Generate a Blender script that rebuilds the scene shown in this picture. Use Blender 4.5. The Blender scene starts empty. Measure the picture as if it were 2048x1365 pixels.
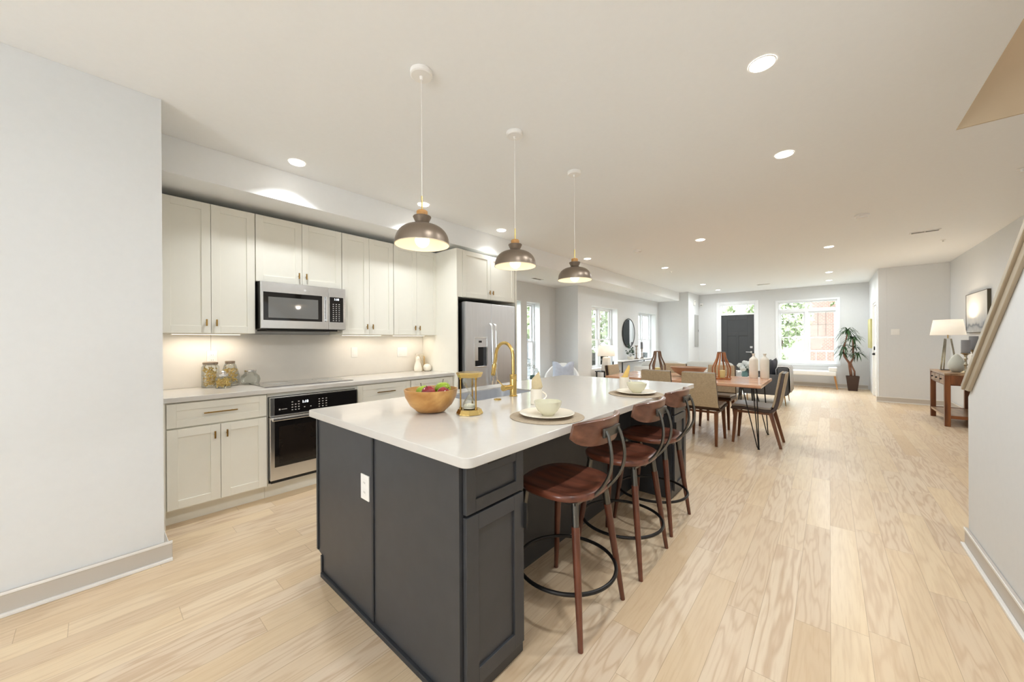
import bpy, bmesh, math, random
from mathutils import Vector, Matrix
random.seed(7)
R = math.radians
SC = bpy.context.scene
COL = SC.collection

# ------------------------------------------------------------------ camera
cam_d = bpy.data.cameras.new('camera'); cam = bpy.data.objects.new('camera', cam_d); COL.objects.link(cam)
SC.camera = cam
cam_d.sensor_width = 36.0; cam_d.lens = 36.0 * 728.9 / 2048.0; cam_d.clip_end = 200; cam_d.clip_start = 0.05
yaw, pitch, roll = R(-41.05), R(-0.077), R(-0.314)
fw = Vector((math.sin(yaw)*math.cos(pitch), math.cos(yaw)*math.cos(pitch), math.sin(pitch)))
rt = Vector((math.cos(yaw), -math.sin(yaw), 0)); up = rt.cross(fw)
rt, up = rt*math.cos(roll)+up*math.sin(roll), -rt*math.sin(roll)+up*math.cos(roll)
cam.matrix_world = Matrix(((rt.x, up.x, -fw.x, 0), (rt.y, up.y, -fw.y, 0), (rt.z, up.z, -fw.z, 1.30), (0, 0, 0, 1)))

# ------------------------------------------------------------------ world, exposure
SC.view_settings.view_transform = 'Standard'; SC.view_settings.look = 'None'
SC.view_settings.gamma = 1.0; SC.view_settings.exposure = 0.95; SC.view_settings.use_curve_mapping = False
w = bpy.data.worlds.new('daylight'); SC.world = w; w.use_nodes = True
bg = w.node_tree.nodes['Background']; bg.inputs[0].default_value = (0.88, 0.95, 1.0, 1); bg.inputs[1].default_value = 8.0
SC.cycles.use_denoising = True
SC.cycles.max_bounces = 10; SC.cycles.diffuse_bounces = 6; SC.cycles.glossy_bounces = 5
SC.cycles.transmission_bounces = 8; SC.cycles.transparent_max_bounces = 12
SC.cycles.sample_clamp_indirect = 6.0
SC.cycles.caustics_reflective = False; SC.cycles.caustics_refractive = False

def area(name, loc, rot, sx, sy, power, color=(1, 1, 1), parent=None, shape='RECTANGLE', spread=180):
    l = bpy.data.lights.new(name, 'AREA'); l.shape = shape; l.size = sx; l.size_y = sy; l.energy = power; l.color = color
    l.spread = R(spread)
    o = bpy.data.objects.new(name, l); COL.objects.link(o); o.location = loc; o.rotation_euler = rot
    if parent: o.parent = parent
    return o
# added fill light behind the camera, for an assumed window in the rear wall
area('rear_fill', (-0.6, -2.98, 1.35), (R(90), 0, 0), 3.6, 2.1, 8, (0.95, 0.97, 1.0))
LAMP_W = 7.0       # each recessed lamp over the kitchen and behind it
LAMP_FAR = 9.0    # lamps over the dining and living end (wide open, higher output)
LAMP_COL = (0.92, 0.97, 1.0)

# ------------------------------------------------------------------ materials
def srgb(r, g, b):
    f = lambda c: (c/255/12.92) if c/255 <= 0.04045 else ((c/255+0.055)/1.055)**2.4
    return (f(r), f(g), f(b), 1)
MATS = {}
def mat(name, col, rough=0.5, metal=0.0, noise=0.0, nscale=8.0, stretch=(1, 1, 1), bump=0.0, spec=0.5,
        trans=0.0, emit=None, estr=0.0, col2=None, coat=0.0, alpha=1.0, ior=1.45, sheen=0.0, detail=4.0):
    if name in MATS: return MATS[name]
    m = bpy.data.materials.new(name); MATS[name] = m; m.use_nodes = True
    nt = m.node_tree; b = nt.nodes['Principled BSDF']
    b.inputs['Base Color'].default_value = col; b.inputs['Roughness'].default_value = rough
    b.inputs['Metallic'].default_value = metal; b.inputs['Specular IOR Level'].default_value = spec
    b.inputs['Transmission Weight'].default_value = trans; b.inputs['IOR'].default_value = ior
    b.inputs['Coat Weight'].default_value = coat; b.inputs['Alpha'].default_value = alpha
    b.inputs['Sheen Weight'].default_value = sheen
    if emit: b.inputs['Emission Color'].default_value = emit; b.inputs['Emission Strength'].default_value = estr
    tc = nt.nodes.new('ShaderNodeTexCoord'); mp = nt.nodes.new('ShaderNodeMapping')
    mp.inputs['Scale'].default_value = stretch
    nt.links.new(tc.outputs['Object'], mp.inputs[0])
    n = nt.nodes.new('ShaderNodeTexNoise'); n.inputs['Scale'].default_value = nscale; n.inputs['Detail'].default_value = detail
    nt.links.new(mp.outputs[0], n.inputs['Vector'])
    c2 = col2 or tuple([max(0, c*(1-noise)) for c in col[:3]] + [1])
    if noise or col2:
        mx = nt.nodes.new('ShaderNodeMix'); mx.data_type = 'RGBA'
        mx.inputs['A'].default_value = col; mx.inputs['B'].default_value = c2
        rp = nt.nodes.new('ShaderNodeMapRange'); rp.inputs['From Min'].default_value = 0.35; rp.inputs['From Max'].default_value = 0.68
        nt.links.new(n.outputs['Fac'], rp.inputs['Value']); nt.links.new(rp.outputs[0], mx.inputs['Factor'])
        nt.links.new(mx.outputs['Result'], b.inputs['Base Color'])
    if bump:
        bp = nt.nodes.new('ShaderNodeBump'); bp.inputs['Strength'].default_value = bump; bp.inputs['Distance'].default_value = 0.002
        nt.links.new(n.outputs['Fac'], bp.inputs['Height']); nt.links.new(bp.outputs[0], b.inputs['Normal'])
    return m
def wood(name, c1, c2, rough=0.4, axis='Y', scale=6.0, coat=0.0, bump=0.15):
    st = {'X': (0.12, 1, 1), 'Y': (1, 0.12, 1), 'Z': (1, 1, 0.12)}[axis]
    return mat(name, c1, rough, noise=0.1, nscale=scale*3, stretch=st, col2=c2, bump=bump, coat=coat, detail=8)

M_wall = mat('wall_paint', srgb(222, 223, 223), 0.75, noise=0.015, nscale=30, bump=0.05)
M_ceil = mat('ceiling_paint', srgb(243, 244, 244), 0.85, noise=0.01, nscale=30)
M_shaft = mat('stairwell_dim_tan', srgb(205, 185, 155), 0.8, noise=0.02)  # wall paint turned tan, the stairwell's dimness put into the colour
M_trim = mat('trim_shadow_greige', srgb(196, 189, 180), 0.4, noise=0.01)  # grey shadow of the baseboard face put into the colour
M_shoe = mat('shoe_white', srgb(236, 234, 230), 0.35, noise=0.01)
M_vinyl = mat('window_vinyl', srgb(238, 240, 242), 0.3, noise=0.01)
M_cab = mat('cabinet_cream', srgb(236, 233, 222), 0.42, noise=0.015, nscale=10)
M_navy = mat('island_charcoal', srgb(62, 63, 66), 0.36, noise=0.10, nscale=14, spec=0.5)
M_navyin = mat('island_dark_charcoal', srgb(50, 52, 56), 0.5, noise=0.05)  # darker charcoal for the island's batten trim
M_quartz = mat('white_quartz', srgb(208, 204, 198), 0.12, noise=0.02, nscale=25, spec=0.5)
M_splash = mat('backsplash_quartz', srgb(234, 230, 222), 0.25, noise=0.02, nscale=12)
M_steel = mat('stainless_steel', srgb(226, 228, 232), 0.33, 0.9, noise=0.04, nscale=40, stretch=(1, 1, .05))
M_steelL = mat('light_steel', srgb(230, 230, 230), 0.22, 1.0, noise=0.05, nscale=40)
M_black = mat('black_glass', srgb(22, 20, 20), 0.06, noise=0.05, coat=0.5)
M_window_mw = mat('microwave_window_glass', srgb(112, 112, 110), 0.05, noise=0.03, coat=1.0)  # base lightened to grey, the reflected bright room put into the colour
M_window_ov = mat('oven_window_glass', srgb(34, 28, 24), 0.08, noise=0.05)
M_cook = mat('cooktop_glass', srgb(104, 99, 94), 0.08, noise=0.03, coat=1.0)
M_dark = mat('dark_plastic', srgb(30, 29, 28), 0.5, noise=0.05)
M_brass = mat('brushed_brass', srgb(216, 186, 118), 0.25, 1.0, noise=0.10, nscale=30)
M_brassd = mat('aged_brass', srgb(168, 132, 70), 0.3, 1.0, noise=0.10, nscale=30)
M_bronze = mat('pendant_bronze', srgb(138, 124, 110), 0.38, 0.8, noise=0.10, nscale=6)
M_pin = mat('pendant_inside', srgb(226, 212, 188), 0.6, noise=0.01)
M_blackm = mat('black_metal', srgb(48, 46, 45), 0.35, 0.7, noise=0.08)
M_graym = mat('gunmetal', srgb(105, 103, 98), 0.3, 0.9, noise=0.08)
M_white = mat('white_plastic', srgb(242, 240, 236), 0.35, noise=0.01)
M_ledw = mat('lamp_lens', srgb(255, 250, 240), 0.5, emit=(1, 0.95, 0.86, 1), estr=6.0, noise=0.01)
M_bulb = mat('bulb_glow', srgb(255, 245, 230), 0.4, emit=(1, 0.88, 0.70, 1), estr=2.2, noise=0.01)
M_shade = mat('lamp_shade_glow', srgb(248, 240, 226), 0.8, emit=(1, 0.90, 0.76, 1), estr=0.20, noise=0.02)
M_glow = mat('display_glow', srgb(235, 240, 255), 0.5, emit=(0.85, 0.92, 1, 1), estr=2.0, noise=0.01)
M_key = mat('keypad_print', srgb(190, 185, 180), 0.6, noise=0.02)
M_walnut = wood('stool_walnut', srgb(122, 70, 52), srgb(72, 38, 28), 0.28, 'X', 7, coat=0.3)
M_walnutz = wood('stool_leg_walnut', srgb(108, 60, 42), srgb(66, 34, 25), 0.3, 'Z', 7, coat=0.3)
M_walnutb = wood('stool_back_walnut', srgb(132, 88, 66), srgb(84, 50, 36), 0.3, 'Y', 7, coat=0.3)
M_oakleg = wood('chair_leg_wood', srgb(124, 78, 46), srgb(88, 50, 28), 0.35, 'Z', 6)
M_acacia = wood('acacia_tabletop', srgb(226, 184, 154), srgb(206, 152, 120), 0.14, 'X', 3, bump=0.0)  # wood tones paled, the glare on the top put into the colour
M_rosew = wood('console_rosewood', srgb(136, 82, 44), srgb(78, 42, 22), 0.3, 'Z', 5)
M_rosewx = wood('console_top_wood', srgb(170, 140, 108), srgb(120, 90, 62), 0.3, 'Y', 5)
M_pine = wood('lantern_wood', srgb(186, 120, 66), srgb(136, 80, 40), 0.4, 'Z', 6)
M_weath = wood('lantern_weathered', srgb(140, 112, 90), srgb(96, 74, 58), 0.5, 'Z', 6)
M_bowlw = wood('bowl_bamboo', srgb(214, 166, 102), srgb(172, 120, 62), 0.35, 'X', 5)
M_birch = wood('bench_leg_wood', srgb(200, 150, 90), srgb(168, 118, 66), 0.4, 'Z', 6)
M_linen = mat('chair_linen', srgb(186, 166, 136), 0.9, noise=0.16, nscale=60, bump=0.4, sheen=0.2)
M_leather = mat('chair_leather', srgb(150, 138, 126), 0.35, noise=0.12, nscale=12, bump=0.1)
M_brownl = mat('brown_leather', srgb(62, 42, 30), 0.4, noise=0.15, nscale=12)
M_sofa = mat('sofa_fabric', srgb(228, 227, 224), 0.9, noise=0.06, nscale=60, bump=0.3)
M_sofac = mat('sofa_cushion_grey', srgb(204, 203, 198), 0.9, noise=0.06, nscale=60, bump=0.3)
M_greyf = mat('grey_fabric', srgb(92, 92, 94), 0.9, noise=0.15, nscale=60, bump=0.3)
M_charf = mat('charcoal_fabric', srgb(74, 78, 84), 0.9, noise=0.2, nscale=50, bump=0.3)
M_whitef = mat('white_fabric', srgb(236, 234, 230), 0.9, noise=0.03, nscale=50, bump=0.2)
M_lav = mat('pillow_lavender', srgb(186, 190, 202), 0.85, noise=0.12, nscale=14, bump=0.3)
M_ceramic = mat('white_ceramic', srgb(234, 226, 210), 0.2, noise=0.02, coat=0.4)
M_bowlc = mat('cream_stoneware', srgb(214, 210, 186), 0.22, noise=0.03, coat=0.4)
M_matte = mat('matte_ceramic', srgb(240, 236, 224), 0.7, noise=0.05, nscale=20, bump=0.2)
M_egg = mat('egg_vase_glaze', srgb(204, 206, 196), 0.6, noise=0.05)
M_mat = mat('woven_placemat', srgb(176, 160, 138), 0.85, noise=0.2, nscale=120, bump=0.4)
M_napk = mat('mustard_napkin', srgb(226, 190, 112), 0.85, noise=0.10, nscale=30)
M_napk2 = mat('beige_napkin', srgb(208, 190, 152), 0.85, noise=0.10, nscale=30)
M_applr = mat('apple_red', srgb(150, 22, 34), 0.15, noise=0.4, nscale=5, coat=0.5)
M_applg = mat('apple_green', srgb(150, 178, 42), 0.2, noise=0.2, nscale=5, coat=0.4)
M_stem = mat('stem_brown', srgb(80, 56, 34), 0.8, noise=0.2)
M_sand = mat('white_sand', srgb(230, 222, 200), 0.9, noise=0.05, nscale=80)
M_pasta = mat('pasta_yellow', srgb(240, 208, 130), 0.6, noise=0.15, nscale=20)
M_zinc = mat('zinc_lid', srgb(165, 150, 135), 0.3, 0.9, noise=0.1)
M_pot = mat('brown_planter', srgb(66, 46, 36), 0.5, noise=0.15)
M_trunk = mat('plant_trunk', srgb(138, 96, 74), 0.8, noise=0.35, nscale=25, bump=0.5)
M_leaf = mat('dracaena_leaf', srgb(48, 82, 40), 0.4, noise=0.45, nscale=6)
M_leafd = mat('sage_leaf', srgb(74, 100, 82), 0.6, noise=0.35, nscale=8)
M_soil = mat('soil', srgb(50, 38, 30), 0.95, noise=0.3, nscale=40)
M_flow = mat('flower_white', srgb(214, 218, 216), 0.7, noise=0.05, nscale=20)
M_candle = mat('grey_wax', srgb(138, 138, 142), 0.6, noise=0.04)
M_wax = mat('ivory_wax', srgb(240, 226, 160), 0.6, noise=0.03)
M_silver = mat('antique_silver', srgb(176, 168, 150), 0.25, 1.0, noise=0.2, nscale=20)
M_door = mat('door_charcoal', srgb(66, 68, 70), 0.4, noise=0.05)
M_panel = mat('panel_grey', srgb(172, 172, 168), 0.45, noise=0.03)
M_olive = mat('canvas_olive', srgb(206, 200, 142), 0.8, noise=0.15, nscale=5)
M_mirror = mat('mirror_glass', srgb(225, 230, 232), 0.02, 1.0)
M_concrete = mat('porch_concrete', srgb(120, 118, 114), 0.9, noise=0.10, nscale=3)
M_lawn = mat('lawn_green', srgb(84, 94, 62), 0.95, noise=0.3, nscale=3)
M_bark = mat('tree_bark', srgb(100, 86, 72), 0.9, noise=0.3)
M_tree = mat('tree_leaf', srgb(150, 160, 122), 0.7, noise=0.5, nscale=1.6)
M_teal = mat('teal_glass', srgb(120, 160, 158), 0.1, noise=0.05, trans=0.4)

# glazing: thin clear pane that lets daylight through
def make_pane_mat():
    m = bpy.data.materials.new('window_glass'); m.use_nodes = True; nt = m.node_tree; nt.nodes.clear()
    out = nt.nodes.new('ShaderNodeOutputMaterial'); mx = nt.nodes.new('ShaderNodeMixShader')
    tr = nt.nodes.new('ShaderNodeBsdfTransparent'); gl = nt.nodes.new('ShaderNodeBsdfGlossy')
    tr.inputs[0].default_value = (0.97, 0.985, 0.985, 1)
    gl.inputs['Roughness'].default_value = 0.02; lw = nt.nodes.new('ShaderNodeLayerWeight'); lw.inputs[0].default_value = 0.15
    mu = nt.nodes.new('ShaderNodeMath'); mu.operation = 'MULTIPLY'; mu.inputs[1].default_value = 0.5
    nt.links.new(lw.outputs['Fresnel'], mu.inputs[0]); nt.links.new(mu.outputs[0], mx.inputs[0])
    nt.links.new(tr.outputs[0], mx.inputs[1]); nt.links.new(gl.outputs[0], mx.inputs[2]); nt.links.new(mx.outputs[0], out.inputs[0])
    return m
M_pane = make_pane_mat()
def make_thin_glass():
    m = make_pane_mat(); m.name = 'clear_glass'; nt = m.node_tree
    for n in nt.nodes:
        if n.type == 'BSDF_TRANSPARENT': n.inputs[0].default_value = (0.93, 0.95, 0.94, 1)
        if n.type == 'LAYER_WEIGHT': n.inputs[0].default_value = 0.35
        if n.type == 'MATH': n.inputs[1].default_value = 0.6
    return m
M_glass = make_thin_glass()

def nodes_mat(name):
    m = bpy.data.materials.new(name); m.use_nodes = True
    return m, m.node_tree, m.node_tree.nodes['Principled BSDF']
def MN(nt, op, a, b=None, c=None):
    n = nt.nodes.new('ShaderNodeMath'); n.operation = op
    for i, v in enumerate((a, b, c)):
        if v is None: continue
        if isinstance(v, (int, float)): n.inputs[i].default_value = v
        else: nt.links.new(v, n.inputs[i])
    return n.outputs[0]
def mixc(nt, f, a, b, blend='MIX'):
    n = nt.nodes.new('ShaderNodeMix'); n.data_type = 'RGBA'; n.blend_type = blend
    for k, v in (('Factor', f), ('A', a), ('B', b)):
        if isinstance(v, (int, float)): n.inputs[k].default_value = v
        elif isinstance(v, tuple): n.inputs[k].default_value = v
        else: nt.links.new(v, n.inputs[k])
    return n.outputs['Result']

def floor_material():
    m, nt, b = nodes_mat('oak_plank_floor')
    tc = nt.nodes.new('ShaderNodeTexCoord'); sp = nt.nodes.new('ShaderNodeSeparateXYZ')
    nt.links.new(tc.outputs['Object'], sp.inputs[0])
    x, y = sp.outputs['X'], sp.outputs['Y']
    W, L = 0.127, 1.15
    u = MN(nt, 'DIVIDE', x, W); row = MN(nt, 'FLOOR', u); fu = MN(nt, 'FRACT', u)
    wn = nt.nodes.new('ShaderNodeTexWhiteNoise'); wn.noise_dimensions = '1D'; nt.links.new(row, wn.inputs['W'])
    off = MN(nt, 'MULTIPLY', wn.outputs['Value'], 7.0)
    v = MN(nt, 'ADD', MN(nt, 'DIVIDE', y, L), off); cell = MN(nt, 'FLOOR', v); fv = MN(nt, 'FRACT', v)
    cb = nt.nodes.new('ShaderNodeCombineXYZ'); nt.links.new(row, cb.inputs[0]); nt.links.new(cell, cb.inputs[1])
    w2 = nt.nodes.new('ShaderNodeTexWhiteNoise'); w2.noise_dimensions = '2D'; nt.links.new(cb.outputs[0], w2.inputs['Vector'])
    rnd = w2.outputs['Value']
    # grain coordinates, shifted per plank
    gx = MN(nt, 'ADD', MN(nt, 'MULTIPLY', x, 1.0), MN(nt, 'MULTIPLY', rnd, 37.0))
    gy = MN(nt, 'ADD', MN(nt, 'MULTIPLY', y, 0.10), MN(nt, 'MULTIPLY', rnd, 91.0))
    gc = nt.nodes.new('ShaderNodeCombineXYZ'); nt.links.new(gx, gc.inputs[0]); nt.links.new(gy, gc.inputs[1])
    n1 = nt.nodes.new('ShaderNodeTexNoise'); n1.inputs['Scale'].default_value = 7; n1.inputs['Detail'].default_value = 3
    nt.links.new(gc.outputs[0], n1.inputs['Vector'])
    # cathedral rings: sine of a stretched noise field
    ring = MN(nt, 'SINE', MN(nt, 'MULTIPLY', n1.outputs['Fac'], MN(nt, 'ADD', 45.0, MN(nt, 'MULTIPLY', rnd, 45.0))))
    ring = MN(nt, 'POWER', MN(nt, 'ADD', MN(nt, 'MULTIPLY', ring, 0.5), 0.5), 3.0)
    n2 = nt.nodes.new('ShaderNodeTexNoise'); n2.inputs['Scale'].default_value = 90; n2.inputs['Detail'].default_value = 4
    gc2 = nt.nodes.new('ShaderNodeCombineXYZ'); nt.links.new(gx, gc2.inputs[0]); nt.links.new(MN(nt, 'MULTIPLY', gy, 0.5), gc2.inputs[1])
    nt.links.new(gc2.outputs[0], n2.inputs['Vector'])
    base = mixc(nt, rnd, srgb(226, 203, 168), srgb(210, 184, 150))
    w3 = nt.nodes.new('ShaderNodeTexWhiteNoise'); w3.noise_dimensions = '2D'
    cb3 = nt.nodes.new('ShaderNodeVectorMath'); cb3.operation = 'ADD'; cb3.inputs[1].default_value = (17.3, 5.1, 0)
    nt.links.new(cb.outputs[0], cb3.inputs[0]); nt.links.new(cb3.outputs[0], w3.inputs['Vector'])
    base = mixc(nt, MN(nt, 'MULTIPLY', w3.outputs['Value'], 0.5), base, srgb(224, 208, 190))
    base = mixc(nt, MN(nt, 'MULTIPLY', ring, MN(nt, 'ADD', 0.10, MN(nt, 'MULTIPLY', w3.outputs['Value'], 0.36))), base, srgb(176, 138, 98))
    fine = nt.nodes.new('ShaderNodeMapRange'); fine.inputs['From Min'].default_value = 0.5; fine.inputs['From Max'].default_value = 0.75
    nt.links.new(n2.outputs['Fac'], fine.inputs['Value'])
    base = mixc(nt, MN(nt, 'MULTIPLY', fine.outputs[0], 0.30), base, srgb(184, 146, 104))
    # seams
    ex = MN(nt, 'MINIMUM', fu, MN(nt, 'SUBTRACT', 1.0, fu)); ey = MN(nt, 'MINIMUM', fv, MN(nt, 'SUBTRACT', 1.0, fv))
    sx = MN(nt, 'LESS_THAN', ex, 0.010); sy = MN(nt, 'LESS_THAN', ey, 0.0012)
    seam = MN(nt, 'MAXIMUM', sx, sy)
    base = mixc(nt, MN(nt, 'MULTIPLY', seam, 0.40), base, srgb(140, 108, 76))
    nt.links.new(base, b.inputs['Base Color'])
    rr = MN(nt, 'ADD', 0.30, MN(nt, 'MULTIPLY', rnd, 0.14)); nt.links.new(rr, b.inputs['Roughness'])
    bp = nt.nodes.new('ShaderNodeBump'); bp.inputs['Strength'].default_value = 0.25; bp.inputs['Distance'].default_value = 0.002
    nt.links.new(MN(nt, 'SUBTRACT', 1.0, seam), bp.inputs['Height']); nt.links.new(bp.outputs[0], b.inputs['Normal'])
    return m
M_floor = floor_material()

def brick_material():
    m, nt, b = nodes_mat('brick_wall')
    tc = nt.nodes.new('ShaderNodeTexCoord'); mp = nt.nodes.new('ShaderNodeMapping'); mp.inputs['Rotation'].default_value = (R(90), 0, 0)
    br = nt.nodes.new('ShaderNodeTexBrick'); br.inputs['Scale'].default_value = 3.0
    br.inputs['Color1'].default_value = srgb(128, 92, 80); br.inputs['Color2'].default_value = srgb(112, 80, 70)
    br.inputs['Mortar'].default_value = srgb(140, 130, 122)
    nt.links.new(tc.outputs['Object'], mp.inputs[0]); nt.links.new(mp.outputs[0], br.inputs['Vector']); nt.links.new(br.outputs['Color'], b.inputs['Base Color'])
    return m
M_brick = brick_material()
def siding_material():
    m, nt, b = nodes_mat('clapboard_siding')
    tc = nt.nodes.new('ShaderNodeTexCoord'); sp = nt.nodes.new('ShaderNodeSeparateXYZ'); nt.links.new(tc.outputs['Object'], sp.inputs[0])
    f = MN(nt, 'FRACT', MN(nt, 'MULTIPLY', sp.outputs['Z'], 7.0)); g = MN(nt, 'LESS_THAN', f, 0.12)
    nt.links.new(mixc(nt, g, srgb(120, 121, 122), srgb(70, 72, 76)), b.inputs['Base Color'])
    return m
M_siding = siding_material()
def painting_material():
    m, nt, b = nodes_mat('landscape_canvas')
    tc = nt.nodes.new('ShaderNodeTexCoord'); sp = nt.nodes.new('ShaderNodeSeparateXYZ'); nt.links.new(tc.outputs['Generated'], sp.inputs[0])
    n = nt.nodes.new('ShaderNodeTexNoise'); n.inputs['Scale'].default_value = 5; n.inputs['Detail'].default_value = 6
    nt.links.new(tc.outputs['Generated'], n.inputs['Vector'])
    h = MN(nt, 'ADD', sp.outputs['Z'], MN(nt, 'MULTIPLY', MN(nt, 'SUBTRACT', n.outputs['Fac'], 0.5), 0.35))
    cr = nt.nodes.new('ShaderNodeValToRGB'); nt.links.new(h, cr.inputs[0])
    e = cr.color_ramp.elements; e[0].color = srgb(200, 204, 206); e[0].position = 0.0; e[1].color = srgb(214, 214, 212); e[1].position = 1.0
    for p, c in ((0.10, srgb(178, 182, 188)), (0.17, srgb(130, 136, 146)), (0.25, srgb(196, 198, 200)), (0.45, srgb(222, 220, 216))):
        q = e.new(p); q.color = c
    nt.links.new(cr.outputs[0], b.inputs['Base Color']); b.inputs['Roughness'].default_value = 0.8
    return m
M_paint = painting_material()
def stripe_material():
    m, nt, b = nodes_mat('striped_throw_fabric')
    tc = nt.nodes.new('ShaderNodeTexCoord'); sp = nt.nodes.new('ShaderNodeSeparateXYZ'); nt.links.new(tc.outputs['Object'], sp.inputs[0])
    f = MN(nt, 'FRACT', MN(nt, 'MULTIPLY', sp.outputs['Y'], 4.2))
    g = MN(nt, 'GREATER_THAN', f, 0.62)
    nt.links.new(mixc(nt, g, srgb(232, 230, 228), srgb(84, 84, 92)), b.inputs['Base Color']); b.inputs['Roughness'].default_value = 0.95
    return m
M_stripe = stripe_material()

# ------------------------------------------------------------------ mesh builder
class MB:
    def __init__(self, mtx=None): self.bm = bmesh.new(); self.m = mtx or Matrix()
    def v(self, p): return self.bm.verts.new(self.m @ Vector(p))
    def face(self, vs):
        try: return self.bm.faces.new(vs)
        except ValueError: return None
    def box(self, x0, x1, y0, y1, z0, z1, bev=0.0, seg=2):
        if x0 > x1: x0, x1 = x1, x0
        if y0 > y1: y0, y1 = y1, y0
        vs = [self.v(p) for p in ((x0,y0,z0),(x1,y0,z0),(x1,y1,z0),(x0,y1,z0),(x0,y0,z1),(x1,y0,z1),(x1,y1,z1),(x0,y1,z1))]
        fs = [self.face([vs[i] for i in q]) for q in ((0,3,2,1),(4,5,6,7),(0,1,5,4),(1,2,6,5),(2,3,7,6),(3,0,4,7))]
        if bev > 0:
            es = list({e for f in fs for e in f.edges})
            bmesh.ops.bevel(self.bm, geom=es, offset=bev, segments=seg, affect='EDGES', profile=0.6)
        return self
    def rings(self, rings, cap0=True, cap1=True, closed=True):
        prev = None; first = None
        for ring in rings:
            cur = [self.v(p) for p in ring]
            if prev:
                n = len(cur)
                for i in range(n if closed else n-1):
                    self.face([prev[i], prev[(i+1) % n], cur[(i+1) % n], cur[i]])
            else: first = cur
            prev = cur
        if cap0: self.face(first[::-1])
        if cap1: self.face(prev)
        return self
    def lathe(self, prof, c=(0, 0, 0), seg=32, cap0=True, cap1=True, sx=1, sy=1, ph=0):
        rs = []
        for r, z in prof:
            r = max(r, 1e-4)
            rs.append([(c[0]+sx*r*math.cos(2*math.pi*i/seg+ph), c[1]+sy*r*math.sin(2*math.pi*i/seg+ph), c[2]+z) for i in range(seg)])
        return self.rings(rs, cap0, cap1)
    def cyl(self, p0, p1, r0, r1=None, seg=16):
        return self.tube([p0, p1], [r0, r0 if r1 is None else r1], seg)
    def tube(self, pts, r, seg=10, cyc=False, sq=False):
        pts = [Vector(p) for p in pts]; n = len(pts)
        if not isinstance(r, (list, tuple)): r = [r]*n
        rings = []; ref = None
        for i, p in enumerate(pts):
            if cyc: t = pts[(i+1) % n]-pts[i-1]
            else: t = pts[min(i+1, n-1)]-pts[max(i-1, 0)]
            t.normalize()
            if ref is None:
                ref = Vector((0, 0, 1)) if abs(t.z) < 0.9 else Vector((1, 0, 0))
            a = (ref-t*ref.dot(t)); 
            if a.length < 1e-5: a = t.orthogonal()
            a.normalize(); b = t.cross(a); ref = a
            ph = math.pi/4 if sq else 0
            rings.append([p+(a*math.cos(2*math.pi*k/seg+ph)+b*math.sin(2*math.pi*k/seg+ph))*r[i] for k in range(seg)])
        if cyc: rings.append(rings[0])
        return self.rings(rings, not cyc, not cyc)
    def prism(self, poly, a0, a1, axis='z'):
        f = {'z': lambda u, v, w: (u, v, w), 'y': lambda u, v, w: (u, w, v), 'x': lambda u, v, w: (w, u, v)}[axis]
        return self.rings([[f(u, v, a0) for u, v in poly], [f(u, v, a1) for u, v in poly]])
    def blob(self, c, rx, ry, rz, n=2, jit=0.0):
        g = bmesh.ops.create_icosphere(self.bm, subdivisions=n, radius=1.0)
        for q in g['verts']:
            k = 1+random.uniform(-jit, jit)
            q.co = self.m @ Vector((c[0]+q.co.x*rx*k, c[1]+q.co.y*ry*k, c[2]+q.co.z*rz*k))
        return self
    def quad(self, a, b, c, d): self.face([self.v(a), self.v(b), self.v(c), self.v(d)]); return self
    def build(self, name, m, parent=None, smooth=False, bevel=0.0, solid=0.0, sub=0, ang=35):
        bm = self.bm
        bmesh.ops.recalc_face_normals(bm, faces=bm.faces)
        me = bpy.data.meshes.new(name); bm.to_mesh(me); bm.free()
        me.materials.append(m)
        o = bpy.data.objects.new(name, me); COL.objects.link(o)
        if parent: o.parent = parent
        if smooth:
            for p in me.polygons: p.use_smooth = True
            if ang:
                try: me.set_sharp_from_angle(angle=R(ang))
                except Exception: pass
        if solid: md = o.modifiers.new('solid', 'SOLIDIFY'); md.thickness = solid; md.offset = 0
        if bevel: md = o.modifiers.new('bevel', 'BEVEL'); md.width = bevel; md.segments = 2; md.limit_method = 'ANGLE'
        if sub: md = o.modifiers.new('sub', 'SUBSURF'); md.levels = sub; md.render_levels = sub
        return o
def tag(o, label, cat, group=None):
    o['label'] = label; o['category'] = cat
    if group: o['group'] = group
    return o
def thing(name, label, cat, loc=(0, 0, 0), rz=0.0, group=None):
    o = bpy.data.objects.new(name, None); COL.objects.link(o); o.empty_display_size = 0.05
    o.location = loc; o.rotation_euler = (0, 0, rz)
    return tag(o, label, cat, group)
def struct(o): o['kind'] = 'structure'; return o
def dup(root, loc, rz=0.0, label=None):
    r = root.copy(); COL.objects.link(r); r.location = loc; r.rotation_euler = (0, 0, rz)
    if label: r['label'] = label
    def rec(src, dst):
        for ch in list(src.children):
            c = ch.copy(); COL.objects.link(c); c.parent = dst; rec(ch, c)
    rec(root, r)
    return r
def roundrect(x0, x1, y0, y1, r, n=6):
    pts = []
    for cx, cy, a in ((x1-r, y1-r, 0), (x0+r, y1-r, 90), (x0+r, y0+r, 180), (x1-r, y0+r, 270)):
        for k in range(n+1):
            t = R(a+90*k/n); pts.append((cx+r*math.cos(t), cy+r*math.sin(t)))
    return pts
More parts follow.
